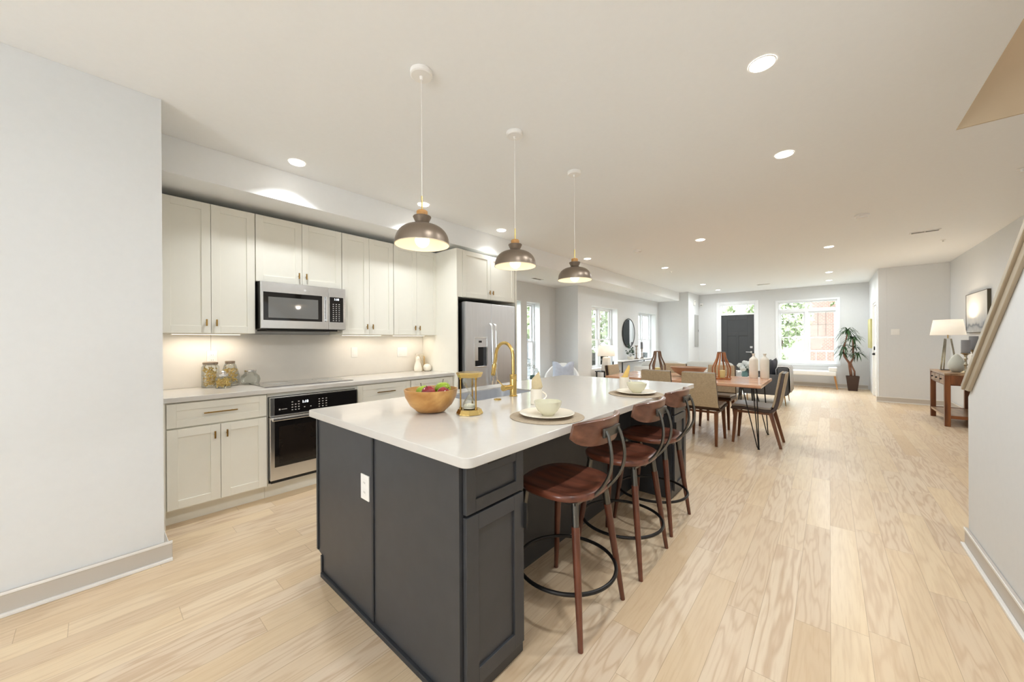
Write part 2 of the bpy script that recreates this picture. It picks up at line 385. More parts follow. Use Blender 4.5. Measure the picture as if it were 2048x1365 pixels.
def plate(name, outer, holes, z0, z1, m, bev=0.0, parent=None):
    cu = bpy.data.curves.new(name, 'CURVE'); cu.dimensions = '2D'; cu.fill_mode = 'BOTH'; cu.extrude = (z1-z0)/2-bev; cu.bevel_depth = bev; cu.offset = -bev
    for pl in [outer]+holes:
        s = cu.splines.new('POLY'); s.points.add(len(pl)-1); s.use_cyclic_u = True
        for p, q in zip(s.points, pl): p.co = (q[0], q[1], 0, 1)
    tmp = bpy.data.objects.new('tmp', cu); COL.objects.link(tmp)
    bpy.context.view_layer.update()
    me = bpy.data.meshes.new_from_object(tmp.evaluated_get(bpy.context.evaluated_depsgraph_get()))
    bpy.data.objects.remove(tmp); bpy.data.curves.remove(cu)
    for q in me.vertices: q.co.z += (z0+z1)/2
    me.name = name; me.materials.clear(); me.materials.append(m)
    o = bpy.data.objects.new(name, me); COL.objects.link(o)
    if parent: o.parent = parent
    return o
def wall_cells(mb, axis, a0, a1, p0, p1, z0, z1, holes):
    """wall along axis ('x' or 'y') from a0..a1, thickness p0..p1, holes (a0,a1,z0,z1)"""
    As = sorted({a0, a1}|{h[0] for h in holes}|{h[1] for h in holes})
    for i in range(len(As)-1):
        u0, u1 = As[i], As[i+1]
        zz = sorted([(h[2], h[3]) for h in holes if h[0] <= u0+1e-6 and h[1] >= u1-1e-6]); z = z0
        for q0, q1 in zz+[(z1, z1)]:
            if q0 > z+1e-6:
                if axis == 'y': mb.box(p0, p1, u0, u1, z, q0)
                else: mb.box(u0, u1, p0, p1, z, q0)
            z = max(z, q1)
    return mb

CZ = 2.74          # ceiling height
SZ = 2.485         # soffit / bay ceiling height
# ================================================================== SETTING
struct(MB().box(-5.0, 2.3, -3.2, 13.1, -0.12, 0).build('floor', M_floor))
# ceiling with the stair opening
c = plate('ceiling', [(-5.0, -3.2), (2.3, -3.2), (2.3, 13.1), (-5.0, 13.1)], [[(0.665, -1.2), (1.72, -1.2), (1.72, 3.93), (0.665, 3.93)]], CZ, CZ+0.25, M_ceil); struct(c)
sh = MB()
sh.box(0.545, 0.665, -1.32, 4.05, CZ+0.25, 5.2).box(1.72, 1.84, -1.32, 4.05, CZ+0.25, 5.2)
sh.box(0.665, 1.72, 3.93, 4.05, CZ+0.001, 5.2).box(0.665, 1.72, -1.32, -1.2, CZ+0.25, 5.2)
sh.box(0.666, 1.719, 3.918, 3.9295, CZ+.0005, 5.199)
struct(sh.build('wall_stairwell', M_shaft))
struct(MB().box(0.5, 1.9, -1.4, 4.1, 5.2, 5.3).build('ceiling_stairwell', M_shaft))
# kitchen soffit drop
struct(MB().box(-5.0, -3.46, 0.27, 11.78, SZ, CZ-0.001).build('trim_1', M_ceil))
# walls
struct(MB().box(-5.0, -2.98, -3.2, 0.27, 0, CZ-0.001).build('wall_left', M_wall))
struct(MB().box(-4.30, -4.085, 0.271, 4.10, 0, SZ-0.001).build('wall_kitchen', M_wall))
wA = MB(); wall_cells(wA, 'y', 4.10, 6.85, -4.90, -4.66, 0, SZ-0.001, [(5.02, 5.625, 0.45, 2.10), (5.81, 6.26, 0.45, 2.10)])
wA.box(-4.66, -4.30, 4.0, 4.10, 0, SZ-0.001); struct(wA.build('wall_bay', M_wall))
struct(MB().box(-4.90, -4.33, 6.851, 7.0, 0, SZ-0.001).build('wall_bay_return', M_wall))
wB = MB(); wall_cells(wB, 'y', 6.851, 11.78, -4.33, -4.08, 0, SZ-0.001, [(7.44, 8.79, 0.62, 2.09), (10.14, 11.50, 0.67, 2.09)]); struct(wB.build('wall_living', M_wall))
struct(MB().box(-4.33, -3.2, 11.781, 13.1, 0, CZ-0.001).build('wall_utility', M_wall))
wF = MB(); wall_cells(wF, 'x', -3.199, 2.3, 12.95, 13.10, 0, CZ-0.001, [(-2.60, -1.66, 0, 2.375), (-1.115, 0.165, 0.625, 2.35)]); struct(wF.build('wall_front', M_wall))
wC = MB(); wall_cells(wC, 'y', 10.60, 12.949, 0.76, 0.88, 0, CZ-0.001, [(10.85, 11.70, 0, 2.10)])
wC.box(0.881, 1.72, 10.60, 10.72, 0, CZ-0.001); struct(wC.build('wall_closet', M_wall))
struct(MB().box(1.721, 1.90, -3.2, 12.949, 0, CZ-0.001).build('wall_right', M_wall))
wR = MB(); wall_cells(wR, 'x', -2.979, 1.72, -3.2, -3.05, 0, CZ-0.001, [(-1.2, -0.3, 0.7, 2.1)]); struct(wR.build('wall_rear', M_wall))  # opening added in the unseen rear wall to let fill light in
# stair half wall with sloping top
def cap_z(y): return 1.625+(2.68-y)*0.80      # lower edge of the sloping trim
yt = 2.68-(CZ-0.002-0.09-1.625)/0.80
struct(MB().prism([(3.57, 0.0), (3.57, cap_z(3.57)+0.02), (yt, CZ-0.002), (-3.04, CZ-0.002), (-3.04, 0.0)], 0.65, 0.77, 'x').build('wall_stair', M_wall))
cp = MB()
def slope_bar(x0, x1, a, b, y0=3.585, zc=0.975):
    # bar following the slope between heights a..b above cap_z, its foot cut level
    ya = min(y0, 3.49 if a < .04 else y0)
    lo = [(min(y0, 2.68-(zc-1.625-a)/.80), zc), (1.35, cap_z(1.35)+a), (1.35, cap_z(1.35)+b), (min(y0, 2.68-(zc-1.625-b)/.80), zc)]
    if lo[3][0] >= y0-1e-6: lo[3] = (y0, max(zc, cap_z(y0)+b))
    cp.prism(lo, x0, x1, 'x')
slope_bar(0.622, 0.798, 0.062, 0.105)
slope_bar(0.634, 0.6495, 0.0, 0.0615)
slope_bar(0.7705, 0.786, 0.0, 0.0615)
M_cap = mat('stair_cap_taupe', srgb(178, 164, 142), 0.35, noise=0.03)
struct(cp.build('trim_2', M_cap, bevel=0.004))
# baseboards + shoe
def baseboard(name, axis, a0, a1, p, s, h=0.115, ret=None):
    """p: wall face coordinate, s: +1/-1 direction into the room"""
    mb = MB(); q = p+s*0.014
    e = 0.0008*s
    if axis == 'y': mb.box(p+e, q, a0, a1, 0.001, h)
    else: mb.box(a0, a1, p+e, q, 0.001, h)
    o = struct(mb.build(name, M_trim, bevel=0.003))
    m2 = MB()
    for (u, v) in (((0.018, 0.0145), (0.001, 0.018)), ((0.005, 0.0145), (h-0.014, h+0.001))):
        t = q+s*(u[0]-0.0) if u[0] > 0.01 else q+s*0.005
        if axis == 'y': m2.box(q+e*0.3, t, a0, a1, v[0], v[1])
        else: m2.box(a0, a1, q+e*0.3, t, v[0], v[1])
    m2.build('shoe_moulding', M_shoe, o, bevel=0.003)
    return o
baseboard('baseboard_left', 'y', -3.04, 0.305, -2.98, 1)
baseboard('baseboard_left_end', 'x', -3.44, -2.981, 0.27, 1)
baseboard('baseboard_stair', 'y', -3.04, 3.585, 0.65, -1)
baseboard('baseboard_front', 'x', -1.58, 0.74, 12.95, -1)
baseboard('baseboard_front_left', 'x', -3.18, -2.70, 12.95, -1)
baseboard('baseboard_closet', 'x', 0.73, 1.70, 10.60, -1)
baseboard('baseboard_right', 'y', 3.8, 10.57, 1.721, -1)
baseboard('baseboard_bay', 'y', 4.12, 6.84, -4.66, 1)
baseboard('baseboard_living', 'y', 6.86, 11.77, -4.08, 1)
baseboard('baseboard_utility', 'x', -4.06, -3.2, 11.781, -1)

# ---- windows
def sash_window(name, axis, a0, a1, z0, z1, p, out, units=2, rail=None, transom=None, grilles=False, stool=True):
    """window unit in a wall hole; p = plane where the unit starts, out = direction outward (+1/-1)"""
    def bx(mb, u0, u1, d0, d1, w0, w1):
        q0, q1 = p+out*d0, p+out*d1
        if axis == 'y': mb.box(min(q0, q1), max(q0, q1), u0, u1, w0, w1)
        else: mb.box(u0, u1, min(q0, q1), max(q0, q1), w0, w1)
    f = 0.035; e = 0.002
    fr = MB(); bx(fr, a0+e, a0+f, 0, .09, z0+e, z1-e); bx(fr, a1-f, a1-e, 0, .09, z0+e, z1-e); bx(fr, a0+f, a1-f, 0, .09, z0+e, z0+f); bx(fr, a0+f, a1-f, 0, .09, z1-f, z1-e)
    top = z1-f
    if transom: bx(fr, a0+f, a1-f, 0, .09, transom[0], transom[1]); top = transom[0]
    wu = (a1-a0-2*f)/units
    if units == 2: bx(fr, (a0+a1)/2-.037, (a0+a1)/2+.037, -.005, .09, z0+f, top)
    o = struct(fr.build(name, M_vinyl, bevel=0.003))
    rail = rail or (z0+z1)/2
    s = 0.036
    for k in range(units):
        u0 = a0+f+k*wu+(0.038 if k == 1 else 0.001); u1 = a0+f+(k+1)*wu-(0.038 if (k == 0 and units == 2) else 0.001)
        for (w0, w1, d0) in ((z0+f+.001, rail+.018, .012), (rail-.018, top-.001, .045)):
            sb = MB(); d1 = d0+.03
            bx(sb, u0, u0+s, d0, d1, w0, w1); bx(sb, u1-s, u1, d0, d1, w0, w1); bx(sb, u0+s, u1-s, d0, d1, w0, w0+s); bx(sb, u0+s, u1-s, d0, d1, w1-s, w1)
            so = sb.build('sash', M_vinyl, o)
            pn = MB(); bx(pn, u0+s, u1-s, d0+.013, d0+.016, w0+s, w1-s); pn.build('glass_pane', M_pane, so)
            if grilles and d0 > .03:
                g = MB(); n = 3
                for i in range(1, n): uu = u0+s+(u1-u0-2*s)*i/n; bx(g, uu-.006, uu+.006, d0+.006, d0+.012, w0+s, w1-s)
                ww = (w0+w1)/2; bx(g, u0+s, u1-s, d0+.0065, d0+.0115, ww-.006, ww+.006)
                g.build('grille', M_panel, so)
    if transom:
        pn = MB(); bx(pn, a0+f, a1-f, .04, .043, transom[1], z1-f); pn.build('glass_pane', M_pane, o)
        g = MB(); uu = (a0+a1)/2+.10; bx(g, uu-.008, uu+.008, .028, .036, transom[1], z1-f); g.build('grille', M_vinyl, o)
    if stool:
        st = MB(); bx(st, a0+e, a1-e, -0.155, -.002, z0+.001, z0+.02); st.build('window_sill', M_vinyl, o)
    return o
sash_window('window_1', 'y', 5.02, 5.625, 0.45, 2.10, -4.80, -1, units=1, rail=1.27)
sash_window('window_2', 'y', 5.81, 6.26, 0.45, 2.10, -4.80, -1, units=1, rail=1.27)
sash_window('window_3', 'y', 7.44, 8.79, 0.62, 2.09, -4.235, -1, units=2, rail=1.31)
sash_window('window_4', 'y', 10.14, 11.50, 0.67, 2.09, -4.235, -1, units=2, rail=1.31)
sash_window('window_5', 'x', -1.115, 0.165, 0.625, 2.35, 12.985, 1, units=2, rail=1.345, transom=(2.055, 2.145), grilles=True, stool=False)
# casing of window 5
cs = MB(); a0, a1, z0, z1 = -1.115, 0.165, 0.625, 2.35; t = 0.055
cs.box(a0-t, a0+.004, 12.932, 12.949, z0-t, z1+t).box(a1-.004, a1+t, 12.932, 12.949, z0-t, z1+t).box(a0+.004, a1-.004, 12.932, 12.949, z1-.004, z1+t).box(a0+.004, a1-.004, 12.932, 12.949, z0-t, z0+.004)
cs.box(a0-t-.01, a1+t+.01, 12.915, 12.932, z0-.012, z0+.01)
struct(cs.build('trim_3', M_vinyl, bevel=0.003))
# reveals of the side windows painted white (thin liners)
for nm, a0, a1, z0, z1, px in (('trim_4', 5.02, 5.625, .45, 2.10, -4.66), ('trim_5', 5.81, 6.26, .45, 2.10, -4.66), ('trim_6', 7.44, 8.79, .62, 2.09, -4.08), ('trim_7', 10.14, 11.50, .67, 2.09, -4.08)):
    ln = MB(); q = px-0.135
    ln.box(q, px+.004, a0+.001, a0+.008, z0+.022, z1-.009).box(q, px+.004, a1-.008, a1-.001, z0+.022, z1-.009).box(q, px+.004, a0+.001, a1-.001, z1-.008, z1-.001)
    struct(ln.build(nm, M_vinyl))

# ---- front door with transom
fd = MB()
fd.box(-2.60+.001, -2.565, 12.955, 13.08, 0.001, 2.374).box(-1.695, -1.661, 12.955, 13.08, 0.001, 2.374).box(-2.565, -1.695, 12.955, 13.08, 2.345, 2.374).box(-2.565, -1.695, 12.955, 13.08, 2.045, 2.085)
dfr = struct(fd.build('trim_8', M_vinyl, bevel=0.002))
MB().box(-2.565, -1.695, 13.02, 13.024, 2.085, 2.345).build('glass_pane', M_pane, dfr)
cs = MB(); cs.box(-2.685, -2.597, 12.93, 12.949, 0.001, 2.46).box(-1.663, -1.575, 12.93, 12.949, 0.001, 2.46).box(-2.597, -1.663, 12.93, 12.949, 2.372, 2.46)
struct(cs.build('trim_9', M_vinyl, bevel=0.003))
def panel_door(u0, u1, z0, z1, panels, th=0.04, rec=0.012, stile=0.1):
    """door slab in local coords: u along x, facing -y, front face at y=0"""
    mb = MB(); mb.box(u0, u1, rec, th, z0, z1)
    us = sorted({u0, u1}|{p[0] for p in panels}|{p[1] for p in panels})
    for i in range(len(us)-1):
        a, b = us[i], us[i+1]; z = z0
        for q in sorted([p for p in panels if p[0] <= a+1e-6 and p[1] >= b-1e-6], key=lambda k: k[2])+[(0, 0, z1, z1)]:
            if q[2] > z+1e-6: mb.box(a, b, 0, rec+.0005, z, q[2])
            z = q[3]
    return mb
mb = panel_door(-2.562, -1.698, 0.012, 2.043, [(-2.40, -1.86, 1.52, 1.90), (-2.40, -2.165, .28, 1.40), (-2.095, -1.86, .28, 1.40)])
for v in mb.bm.verts: v.co.y += 12.985
door1 = struct(mb.build('door_1', M_door, bevel=0.004))
hd = MB().box(-1.80, -1.735, 12.968, 12.984, 1.03, 1.09, .004).cyl((-1.765, 12.984, .915), (-1.765, 12.93, .915), .027).box(-1.90, -1.75, 12.925, 12.94, .905, .925, .004)
hd.build('door_handle', M_steelL, door1)
# closet door on side wall
mb = panel_door(0, .76, 0.012, 2.03, [(.12, .64, 1.15, 1.9), (.12, .64, .2, 1.0)])
for v in mb.bm.verts:
    x, y = v.co.x, v.co.y; v.co.x = 0.775+y; v.co.y = 10.895+x
door2 = struct(mb.build('door_2', M_white, bevel=0.003))
hd = MB().cyl((.775, 11.58, .95), (.74, 11.58, .95), .026).box(.725, .74, 11.46, 11.60, .94, .96).box(.757, .774, 11.55, 11.61, 1.04, 1.12)
hd.build('door_handle', M_dark, door2)
hg = MB()
for z in (.25, 1.05, 1.80): hg.box(.765, .774, 10.897, 10.925, z, z+.10)
hg.build('hinge', M_dark, door2)
fr = MB().box(.761, .879, 10.851, 10.885, .001, 2.099).box(.761, .879, 11.665, 11.699, .001, 2.099).box(.761, .879, 10.885, 11.665, 2.04, 2.099)
fr.box(.745, .7595, 10.77, 10.86, .001, 2.19).box(.745, .7595, 11.69, 11.78, .001, 2.19).box(.745, .7595, 10.86, 11.69, 2.09, 2.19)
struct(fr.build('trim_10', M_white, bevel=0.002))

# ================================================================== CEILING FIXTURES
def recessed(x, y, label, z=CZ, power=LAMP_W, spread=170):
    t = thing('recessed_light', label, 'ceiling light', (x, y, z), 0, 'recessed ceiling lights')
    MB().lathe([(.062, -.001), (.062, -.004), (.057, -.005), (.055, -.002)], cap0=False, cap1=False).build('trim_ring', M_white, t, smooth=True)
    MB().lathe([(.056, -.0045), (.056, -.002)]).build('lens', M_ledw, t)
    area('lamp', (0, 0, -.012), (0, 0, 0), .09, .09, power, LAMP_COL, t, 'DISK', spread)
    return t
spots = [
 (-.26, 2.30, 'largest recessed ceiling light, nearest the camera above the bare floor'),
 (-.26, 3.54, 'second recessed ceiling light beyond the largest one, above the walkway'),
 (-3.22, 1.08, 'recessed ceiling light nearest the left wall, above the double upper cabinet'),
 (-3.22, 2.29, 'recessed ceiling light seen just above the nearest pendant cap'),
 (-3.22, 3.50, 'recessed ceiling light beside the middle pendant cord, near the soffit'),
 (-3.22, 5.74, 'recessed ceiling light beside the far pendant, along the soffit'),
 (-1.40, 5.76, 'recessed ceiling light above the dining table'),
 (-2.48, 7.52, 'recessed ceiling light in front of the sofa side of the soffit end'),
 (0.0, 7.56, 'recessed ceiling light between the smoke detector and the front window'),
 (0.0, 10.43, 'recessed ceiling light next but one to the front window'),
 (-.0, 11.89, 'recessed ceiling light closest to the front window'),
 (-2.48, 10.45, 'recessed ceiling light next but one to the front door'),
 (-2.44, 11.93, 'recessed ceiling light closest to the front door')]
for x, y, lb in spots:
    if x < -3: recessed(x, y, lb, power=(4.0 if y < 3 else 1.4) if y < 4 else 2.5, spread=115)
    else: recessed(x, y, lb, power=LAMP_W if y < 4 else LAMP_FAR)
# unseen lamps added for fill, carrying the same grid on behind the camera
for x, y in ((-.26, 1.0), (-.26, -.4), (-.26, -1.8)): recessed(x, y, 'added recessed fill light, unseen, behind the camera position', power=LAMP_W if y > 0 else LAMP_W*.5)
recessed(1.2, 2.2, 'added recessed light, unseen, brightening the shaft over the stairwell opening', z=5.199, power=16)  # lamp added upstairs to brighten the dark stairwell shaft
def smoke(x, y, label):
    t = thing('smoke_detector', label, 'smoke detector', (x, y, CZ))
    MB().lathe([(.065, -.001), (.065, -.018), (.058, -.022)]).build('base', M_white, t, smooth=True)
    MB().lathe([(.050, -.022), (.048, -.038), (.03, -.042)]).build('cover', M_white, t, smooth=True)
smoke(-2.32, 5.75, 'white round smoke detector on ceiling near the far pendant')
smoke(.29, 5.875, 'white round smoke detector on ceiling near the long vent')
def vent(x, y, rz, label, z=CZ, l=.28, w_=.10):
    t = thing('ceiling_vent', label, 'vent', (x, y, z), rz)
    mb = MB(); mb.box(-l/2, l/2, -w_/2, -w_/2+.015, -.008, -.001).box(-l/2, l/2, w_/2-.015, w_/2, -.008, -.001).box(-l/2, -l/2+.015, -w_/2+.015, w_/2-.015, -.008, -.001).box(l/2-.015, l/2, -w_/2+.015, w_/2-.015, -.008, -.001)
    mb.build('frame', M_white, t)
    mb = MB(); mb.box(-.004, .004, -w_/2+.015, w_/2-.015, -.007, -.001)
    n = 6
    for k in range(n): yy = -w_/2+.02+(w_-.04)*k/(n-1); mb.quad((-l/2+.015, yy-.004, -.007), (l/2-.015, yy-.004, -.007), (l/2-.015, yy+.004, -.001), (-l/2+.015, yy+.004, -.001))
    mb.build('louvre', M_white, t)
    MB().box(-l/2+.015, l/2-.015, -w_/2+.015, w_/2-.015, -.0012, -.0006).build('duct_opening', M_dark, t)
vent(.975, 7.356, 0, 'white ceiling vent with long slot, right of the smoke detector')
vent(-1.30, 11.55, 0, 'white ceiling vent near the front door and window')
vent(-4.23, 5.61, R(90), 'white ceiling vent in the low bay ceiling above the armchair', z=SZ)
def sprinkler(x, y, label):
    t = thing('fire_sprinkler', label, 'sprinkler', (x, y, CZ))
    MB().lathe([(.028, -.001), (.028, -.005), (.012, -.010), (.008, -.028)]).build('cap', M_white, t, smooth=True)
    MB().lathe([(.016, -.028), (.016, -.031)]).build('deflector', M_white, t)
sprinkler(1.26, 8.17, 'small white fire sprinkler behind the right-hand ceiling vent')
sprinkler(1.24, 5.19, 'small white fire sprinkler at the right edge of the ceiling')
sprinkler(-2.51, 7.99, 'small white fire sprinkler beside a recessed light near the soffit end')

# ---- pendants
def pendant():
    t = thing('pendant_light', 'nearest and largest-looking of three bronze dome pendants over the island', 'pendant light', (-1.64, 1.157, 0), 0, 'bronze pendants above the island')
    MB().lathe([(.058, CZ-.001), (.058, CZ-.022), (.052, CZ-.027), (.010, CZ-.028), (.007, CZ-.045)], seg=40).build('canopy', M_white, t, smooth=True)
    MB().cyl((0, 0, 2.03), (0, 0, CZ-.04), .0016, seg=8).build('cord', M_white, t)
    MB().cyl((0, 0, 1.996), (0, 0, 2.075), .0045, seg=10).build('stem', M_brass, t)
    MB().lathe([(.026, 1.966), (.029, 1.969), (.029, 1.992), (.025, 1.997)]).build('wood_cap', M_bowlw, t, smooth=True)
    MB().lathe([(.040, 1.925), (.034, 1.932), (.048, 1.962), (.046, 1.966), (.02, 1.9665)], seg=40).build('collar', M_bronze, t, smooth=True)
    prof = []
    for k in range(13):
        a = R(90*k/12); prof.append((.03+.112*math.sin(a)**.9, 1.815+.106*math.cos(a)**.85))
    so = MB().lathe(prof, seg=56, cap0=True, cap1=False).build('lamp_shade', M_bronze, t, smooth=True)
    pin = [(max(r-.002, .001), z-.002) for r, z in prof]
    MB().lathe(pin, seg=56, cap0=True, cap1=False).build('shade_lining', M_pin, so, smooth=True)
    MB().tube([(.142*math.cos(2*math.pi*k/56), .142*math.sin(2*math.pi*k/56), 1.814) for k in range(56)], .0022, seg=6, cyc=True).build('rim', M_pin, so, smooth=True)
    b = MB().blob((0, 0, 1.838), .038, .038, .038, 3); b.build('bulb', M_bulb, t, smooth=True, ang=0)
    MB().cyl((0, 0, 1.862), (0, 0, 1.92), .018).build('socket', M_pin, t)
    l = bpy.data.lights.new('bulb_light', 'POINT'); l.energy = 0.5; l.color = (1, .90, .76); l.shadow_soft_size = .03
    o = bpy.data.objects.new('bulb_light', l); COL.objects.link(o); o.parent = t; o.location = (0, 0, 1.793)
    return t
P1 = pendant()
dup(P1, (-1.64, 1.922, 0), 0, 'middle one of three bronze dome pendants over the island')
dup(P1, (-1.64, 2.705, 0), 0, 'farthest of three bronze dome pendants, over the island end by the dining table')

# ================================================================== KITCHEN RUN
XW = -4.084        # wall face
def shaker_x(u0, u1, z0, z1, xf, th=.019, fr=.058, rec=.008):
    """shaker front facing +x, face at xf, spanning y u0..u1"""
    mb = MB(); mb.box(xf-th, xf-rec, u0+fr*.5, u1-fr*.5, z0+fr*.5, z1-fr*.5)
    mb.box(xf-th, xf, u0, u0+fr, z0, z1).box(xf-th, xf, u1-fr, u1, z0, z1).box(xf-th, xf, u0+fr, u1-fr, z0, z0+fr).box(xf-th, xf, u0+fr, u1-fr, z1-fr, z1)
    return mb
def tbar(x, y, z, l, vert, m, parent, name='handle', sx=1):
    mb = MB()
    if vert:
        mb.cyl((x, y, z), (x+.022*sx, y, z), .0045, seg=10); mb.box(min(x+.018*sx, x+.030*sx), max(x+.018*sx, x+.030*sx), y-.005, y+.005, z-l/2, z+l/2, .0015)
    else:
        for d in (-.32, .32): mb.cyl((x, y+d*l, z), (x+.024*sx, y+d*l, z), .0045, seg=10)
        mb.box(min(x+.020*sx, x+.032*sx), max(x+.020*sx, x+.032*sx), y-l/2, y+l/2, z-.005, z+.005, .0015)
    return mb.build(name, m, parent)
def upper_cab(y0, y1, z0, z1, label, xf=-3.77):
    t = thing('wall_cabinet', label, 'cabinet', ((XW+xf)/2, (y0+y1)/2, z0)); inv = Vector(t.location)
    def B(mb, *a, **k):
        for v in mb.bm.verts: v.co -= inv
        return mb.build(*a, **k)
    B(MB().box(XW+.001, xf-.020, y0+.001, y1-.001, z0, z1), 'body', M_cab, t)
    ym = (y0+y1)/2
    for a, b, hy in ((y0+.003, ym-.0015, ym-.032), (ym+.0015, y1-.003, ym+.032)):
        d = B(shaker_x(a, b, z0+.002, z1-.002, xf), 'door', M_cab, t, bevel=.0012)
        h = MB(); zc = z0+.085; h.cyl((xf, hy, zc), (xf+.02, hy, zc), .004, seg=10); h.box(xf+.017, xf+.028, hy-.005, hy+.005, zc-.027, zc+.027, .0015)
        B(h, 'handle', M_brassd, d)
    return t
ZB, ZT = 1.372, 2.42
upper_cab(.325, .929, ZB, ZT, 'tall cream wall cabinet nearest the left wall, above the pasta jars')
upper_cab(.930, 1.677, 1.832, ZT, 'short cream wall cabinet directly above the microwave')
upper_cab(1.678, 2.265, ZB, ZT, 'tall cream wall cabinet just right of the microwave')
upper_cab(2.266, 2.885, ZB, ZT, 'tall cream wall cabinet against the refrigerator end panel')
tag(MB().box(XW+.001, -3.79, .272, .324, ZB, ZT).build('filler_strip', M_cab), 'narrow cream filler strip between left wall and first wall cabinet', 'cabinet filler')
# under-cabinet light bars with real light
for a, b, lb in ((.40, .86, 'slim under-cabinet light bar above the pasta jars'), (1.74, 2.20, 'slim under-cabinet light bar right of the microwave'), (2.34, 2.80, 'slim under-cabinet light bar beside the refrigerator panel')):
    t = thing('cabinet_light_bar', lb, 'light', (-3.93, (a+b)/2, ZB)); l_ = (b-a)
    MB().box(-.012, .012, -l_/2, l_/2, -.008, -.0006).build('housing', M_white, t)
    MB().box(-.009, .009, -l_/2+.01, l_/2-.01, -.0095, -.008).build('diffuser', M_bulb, t)
    area('bar_light', (0, 0, -.012), (0, 0, 0), .02, l_, .75 if a < 1 else .38, (1, .86, .70), t, 'RECTANGLE', 170)
# microwave
def offs(t, mb):
    inv = Vector(t.location)
    for v in mb.bm.verts: v.co -= inv
    return mb
mw = thing('microwave', 'stainless over-the-range microwave showing a pendant reflection', 'microwave', (-3.87, 1.30, 1.41))
y0, y1, z0, z1 = .945, 1.672, 1.415, 1.828; xf = -3.68
offs(mw, MB().box(XW+.002, xf-.03, y0, y1, z0, z1)).build('body', M_dark, mw)
offs(mw, MB().box(xf-.029, xf, y0, y1-.165, z0+.002, z1-.001, .004)).build('door', M_steelL, mw)
offs(mw, MB().box(xf-.01, xf+.0015, y0+.018, 1.447, 1.49, 1.737, .001)).build('door_glass', M_black, mw)
offs(mw, MB().box(xf-.005, xf+.0022, y0+.055, 1.41, 1.512, 1.695)).build('window', M_window_mw, mw)
offs(mw, MB().box(xf+.012, xf+.026, 1.475, 1.497, 1.49, 1.735, .004).box(xf, xf+.02, 1.478, 1.494, 1.50, 1.52).box(xf, xf+.02, 1.478, 1.494, 1.70, 1.72)).build('handle', M_steelL, mw, bevel=.002)
offs(mw, MB().box(xf-.029, xf, y1-.163, y1, z0+.002, z1-.001, .003)).build('control_panel', M_steelL, mw)
cpn = offs(mw, MB().box(xf-.005, xf+.0015, 1.517, 1.648, 1.49, 1.735)).build('keypad', M_black, mw)
kp = MB()
for r_ in range(9):
    for c_ in range(3): kp.box(xf+.0016, xf+.0019, 1.545+c_*.028, 1.557+c_*.028, 1.502+r_*.020, 1.509+r_*.020)
offs(mw, kp).build('button_marks', M_key, cpn)
bd = MB().lathe([(.011, 0), (.011, .001), (.008, .0015)]).build('badge', M_steel, mw)
bd.data.transform(Matrix.Translation((xf+.0005-mw.location.x, 1.296-mw.location.y, 1.775-mw.location.z)) @ Matrix.Rotation(R(90), 4, 'Y'))
offs(mw, MB().box(XW+.05, xf-.05, y0+.06, y1-.06, z0-.016, z0-.001)).build('bottom_grille', M_dark, mw)
def text_obj(body, size, mtx, m, parent, name):
    cu = bpy.data.curves.new(name, 'FONT'); cu.body = body; cu.size = size; cu.extrude = .0003; cu.align_x = 'CENTER'
    tmp = bpy.data.objects.new('tmp', cu); COL.objects.link(tmp); bpy.context.view_layer.update()
    me = bpy.data.meshes.new_from_object(tmp.evaluated_get(bpy.context.evaluated_depsgraph_get())); bpy.data.objects.remove(tmp)
    me.materials.clear(); me.materials.append(m); me.transform(mtx); me.name = name
    o = bpy.data.objects.new(name, me); COL.objects.link(o); o.parent = parent
    return o
TX = Matrix(((0, 0, 1, 0), (1, 0, 0, 0), (0, 1, 0, 0), (0, 0, 0, 1)))   # text facing +x, reading along +y
text_obj('1:10', .028, Matrix.Translation(Vector((xf+.0018, 1.582, 1.705))-Vector(mw.location)) @ TX, M_glow, mw, 'clock_display')

# base cabinets
XF = -3.445
def base_cab(y0, y1, label, doors=True):
    t = thing('base_cabinet', label, 'cabinet', (-3.78, (y0+y1)/2, 0))
    offs(t, MB().box(XW+.001, XF-.020, y0+.0005, y1-.0005, .115, .879)).build('body', M_cab, t)
    offs(t, MB().box(XW+.001, -3.54, y0+.0005, y1-.0005, .001, .115)).build('toe_kick', M_cab, t)
    a, b = y0+.006, y1-.006
    dr = offs(t, shaker_x(a, b, .700, .868, XF, fr=.05)).build('drawer', M_cab, t, bevel=.0012)
    o = MB(); ym = (a+b)/2; zc = .785
    for s in (-.07, .07): o.cyl((XF, ym+s, zc), (XF+.022, ym+s, zc), .004, seg=10)
    o.box(XF+.019, XF+.029, ym-.10, ym+.10, zc-.0045, zc+.0045, .0015); offs(t, o).build('handle', M_brassd, dr)
    for p, q, hy in ((a, ym-.0015, ym-.036), (ym+.0015, b, ym+.036)):
        d = offs(t, shaker_x(p, q, .130, .688, XF)).build('door', M_cab, t, bevel=.0012)
        o = MB(); zc = .615; o.cyl((XF, hy, zc), (XF+.02, hy, zc), .004, seg=10); o.box(XF+.017, XF+.028, hy-.005, hy+.005, zc-.027, zc+.027, .0015)
        offs(t, o).build('handle', M_brassd, d)
    return t
base_cab(.322, .926, 'cream base cabinet with one drawer and two doors beside the left wall')
base_cab(1.672, 2.27, 'cream base cabinet just right of the wall oven, behind the fruit bowl')
base_cab(2.271, 2.868, 'cream base cabinet next to the refrigerator panel')
tag(MB().box(XW+.001, XF-.004, .272, .321, .001, .879).build('filler_strip', M_cab), 'narrow cream filler strip between left wall and first base cabinet', 'cabinet filler')
